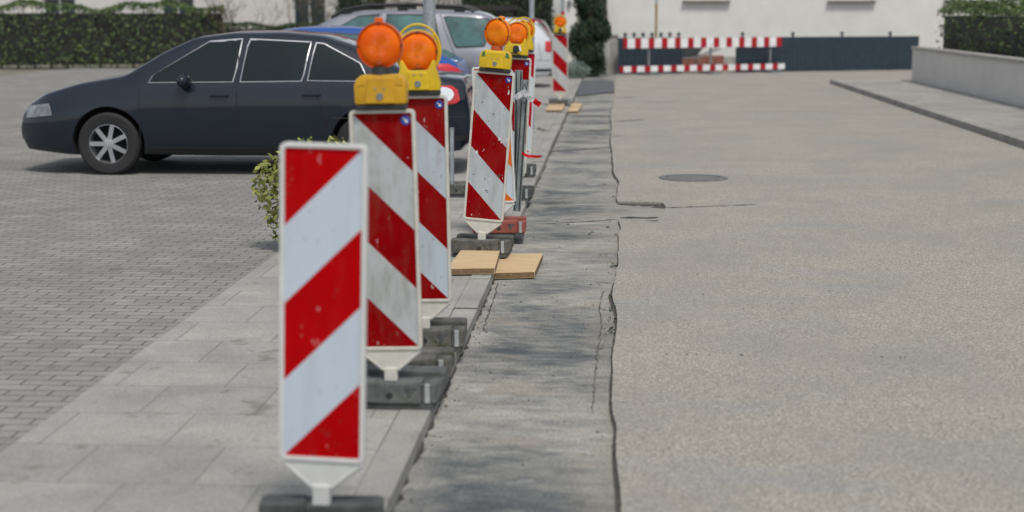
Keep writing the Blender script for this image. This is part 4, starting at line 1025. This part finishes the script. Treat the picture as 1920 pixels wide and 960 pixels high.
b2 = beacon('dirt-streaked beacon with deep orange lamp, second from the front', 732, 656, sm['b2'], M['frame'], -1.3, 0)
b3 = beacon('upright beacon with hooped lamp standing between the dirty and the leaning beacon', 795, 566, sm['b3'], M['frame'], -.9, 2)
b4 = beacon('scratched beacon leaning to the right above the light boards', 906, 414, sm['b4'], M['frame'], 4.6, -2)
bo = beacon('beacon with orange bars half hidden behind the leaning beacon', 933, 381, sm['bo'], M['frame_new'], -3.0, 0, sticker=False)
b5 = beacon('chipped red beacon behind the two steel posts', 957, 325, sm['b5'], M['frame'], 2.7, 0)
b6 = beacon('pale red beacon showing only its right edge behind the chipped one', 970, 287, sm['b6'], M['frame_new'], 3.0, 0, sticker=False)
bf = beacon('farthest beacon, alone beside the conifer', 1050, 173, sm['bf'], M['frame'], 0, 0)
lamp('deep orange lamp with dark neck on the dirt-streaked beacon', b2, 'box', M['yellow_old'], M['lens_red'], 0, 0, knob=True)
lamp('hooped orange lamp with bright yellow housing behind the deep orange lamp', b3, 'horn', M['yellow'], M['lens'], 2, 0)
lamp('amber lamp with its lens turned aside on the leaning beacon', b4, 'box', M['yellow'], M['lens_amber'], -24, 14, knob='clip', tags=True)
lamp('hooped lamp with black lock and key tag on the chipped beacon', b5, 'horn', M['yellow'], M['lens'], 3, 0, 'lock')
lamp('hooped lamp half hidden behind the one with key tag', b6, 'horn', M['yellow'], M['lens_amber'], -8, 0)
lamp('small distant hooped lamp with black lock on the farthest beacon', bf, 'horn', M['yellow'], M['lens'], 0, 0, 'lock')
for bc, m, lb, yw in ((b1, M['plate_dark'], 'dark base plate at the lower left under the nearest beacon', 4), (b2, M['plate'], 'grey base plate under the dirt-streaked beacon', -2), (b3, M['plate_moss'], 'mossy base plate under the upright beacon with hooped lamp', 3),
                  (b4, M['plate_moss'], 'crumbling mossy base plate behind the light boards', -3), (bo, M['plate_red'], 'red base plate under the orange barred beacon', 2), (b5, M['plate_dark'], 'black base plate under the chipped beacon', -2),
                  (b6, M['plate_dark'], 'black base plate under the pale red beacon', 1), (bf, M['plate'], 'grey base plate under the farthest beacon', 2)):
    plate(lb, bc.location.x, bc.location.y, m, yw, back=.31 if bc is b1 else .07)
plate('low mossy spare plate lying just behind the plate of the dirt-streaked beacon', b2.location.x+.005, b2.location.y+.47, M['plate_moss'], 1, L=.34)
# spare mossy plate with a stub post in front of the dark saloon
c = G(860, 369, SW); plate('mossy spare base plate holding a short grey post by the dark saloon', c.x-.02, c.y, M['plate_moss'], 4, group='plastic base plates under the beacons')
t = thing('stub_post', 'short grey steel post standing in the mossy spare plate', 'post', (c.x-.06, c.y, SW))
bm = NB(); cyl(bm, (0, 0, .02), (0, 0, .62), .02, n=16); link('shaft', bm, M['zinc'], t, 40)
bm = NB(); cyl(bm, (0, 0, .62), (0, 0, .635), .023, n=16); link('cap', bm, M['zinc_dark'], t, 40)
# two steel U posts with barrier tape
def upost(label, px0, py0, yy, h, lean, pitch, z0):
    c = D(px0, py0, yy); t = thing('steel_post', label, 'post', (c.x, yy, z0), (R(pitch), R(lean), 0), 'dark steel posts behind the leaning beacon')
    bm = NB(); W2, d = .030, .022
    prism(bm, [(0, 0)], 0, 0) if False else None
    slab(bm, [(-W2, -d), (-W2+.006, -d), (-W2+.006, d-.006), (W2-.006, d-.006), (W2-.006, -d), (W2, -d), (W2, d), (-W2, d)], 0, h)
    slab(bm, [(-.012, -d-.002), (.012, -d-.002), (.012, d-.007), (-.012, d-.007)], .004, h-.01)
    link('shaft', bm, M['zinc_dark'], t, bev=.002)
    bm = NB(); cyl(bm, (0, -d-.004, h-.04), (0, -d+.004, h-.04), .006, n=8); cyl(bm, (0, -d-.004, h*.42), (0, -d+.004, h*.42), .008, n=8); link('bolt', bm, M['zinc'], t)
    return t
pz = SW+.10
upost('dark upright steel post beside the chipped beacon', 970, 398, 12.85, 1.12, .6, 0, pz)
p2 = upost('leaning dark steel post with wire loop and barrier tape', 969, 398, 12.70, 1.05, 3.6, 0, pz)
bm = NB(); tube(bm, [(.022*math.cos(a)*1.15, -.034, .955+.075*math.sin(a)) for a in [k*2*math.pi/24 for k in range(24)]], .0028, 6, True); link('wire_loop', bm, M['zinc'], p2, 40)
def ribbon(bm, pts, wd, mi, up):
    L = []
    for i, p in enumerate(pts): L.append((bm.verts.new(p+up[i]*wd/2), bm.verts.new(p-up[i]*wd/2)))
    for (A, B), m_ in zip(zip(L, L[1:]), mi):
        f = bm.faces.new((A[0], A[1], B[1], B[0])); f.material_index = m_
def tape(label, px, yy, wd, mi):
    c0 = D(*px[0], yy); bm = NB(); pts = [D(x, y, yy-.01+random.uniform(-.015, .015))-c0 for x, y in px]; up = []
    for i in range(len(pts)):
        d = (pts[min(i+1, len(pts)-1)]-pts[max(0, i-1)]).normalized(); n = d.cross(Vector((random.gauss(0, .25), -1, random.gauss(0, .3)))).normalized(); up.append(n)
    ribbon(bm, pts, wd, mi, up); bmesh.ops.solidify(bm, geom=bm.faces[:], thickness=.0015)
    o = link('barrier_tape', bm, [M['tape_w'], M['tape_r']]); o.location = c0; tag(o, label, 'barrier tape', 'torn barrier tape on the posts'); return o
tape('torn white and red barrier tape fluttering from the leaning post top', [(966, 183), (972, 180), (978, 176), (983, 171), (988, 178), (994, 184), (1001, 188), (1007, 193), (1013, 197)], 12.62, .045, [0, 0, 0, 0, 0, 0, 1, 1])
tape('torn red barrier tape end tied low on the leaning post', [(979, 286), (984, 290), (990, 293), (998, 293), (1006, 294), (1014, 293), (1020, 294)], 12.60, .022, [1, 1, 1, 1, 1, 0])
# stub legs behind the leaning beacon
for k, (px, lb) in enumerate(((920, 'short grey steel stub behind the crumbling plate'), (934, 'short grey steel stub right of the leaning beacon foot'))):
    c = G(px, 437, SW+.03); bm = NB(); box(bm, (0, 0, .07), (.036, .036, .14)); o = link('steel_stub', bm, M['zinc_dark'], bev=.003); o.location = (c.x, c.y+.5, SW); tag(o, lb, 'post', 'steel stubs by the leaning beacon')

# ------------------------------------------------------------------ light boards
def board(label, px, z, th, group='raw wooden boards at the kerb'):
    """px = four pixels of the top face (front left, front right, back right, back left)"""
    q = [G(x, y, z+th) for x, y in px]; c = sum(q, Vector())/4
    ex = ((q[1]-q[0])+(q[2]-q[3]))/2; ey = ((q[3]-q[0])+(q[2]-q[1]))/2
    bm = NB(); poly = [(p-c) for p in q]
    slab(bm, [(p.x, p.y) for p in poly], -th, 0)
    for f in bm.faces: f.material_index = 0 if f.normal.z > .5 else 1
    o = link('wooden_board', bm, [M['wood'], M['wood_edge']], bev=.004); o.location = c; tag(o, label, 'board', group); return o
board('raw wooden board on the kerb slabs, behind the upright beacon', [(838, 503), (928, 502), (938, 466), (866, 466)], SW+.010, .042)
board('raw wooden board lying on the trench strip, front right of the pair', [(925, 511), (1003, 509), (1018, 475), (938, 475)], .008, .044)
far = [('far wooden board on the kerb, nearer left of the four', [(1023, 206), (1054, 206), (1058, 198.5), (1028, 198.5)], SW+.004), ('far wooden board on the kerb, farther left of the four', [(1027, 197.5), (1058, 197.5), (1060, 190), (1031, 190)], SW+.006),
       ('far wooden board on the strip, nearer right of the four', [(1055, 208), (1084, 208), (1089, 200), (1060, 200)], .010), ('far wooden board on the strip, farther right of the four', [(1061, 199), (1089, 199), (1092, 194), (1065, 194)], .012)]
for lb, px, z in far: board(lb, px, z, .035)

# yellow-green shrub in front of the saloon and weeds
c = D(575, 330, 11.2); bush('shrub', 'small yellow green shrub in front of the dark saloon', (c.x, 11.2, SW), [((0, 0, .52), (.26, .26, .28)), ((.18, .05, .60), (.16, .16, .22)), ((-.2, 0, .45), (.2, .2, .25)), ((.0, .0, .2), (.3, .26, .2))], 2400, .055, M['yellowleaf'])
bm = NB()
for px, py in ((1013, 243), (1020, 246), (1148, 580), (1150, 600), (1147, 625), (1154, 500), (1010, 243), (1152, 560)):
    c = G(px, py, SW if px < 1100 else .0)
    leaves(bm, 26, lambda: c+Vector((random.gauss(0, .02), random.gauss(0, .05), abs(random.gauss(0, .012)))), .022, .4)
struct(link('weeds', bm, M['hedge']), 'stuff')
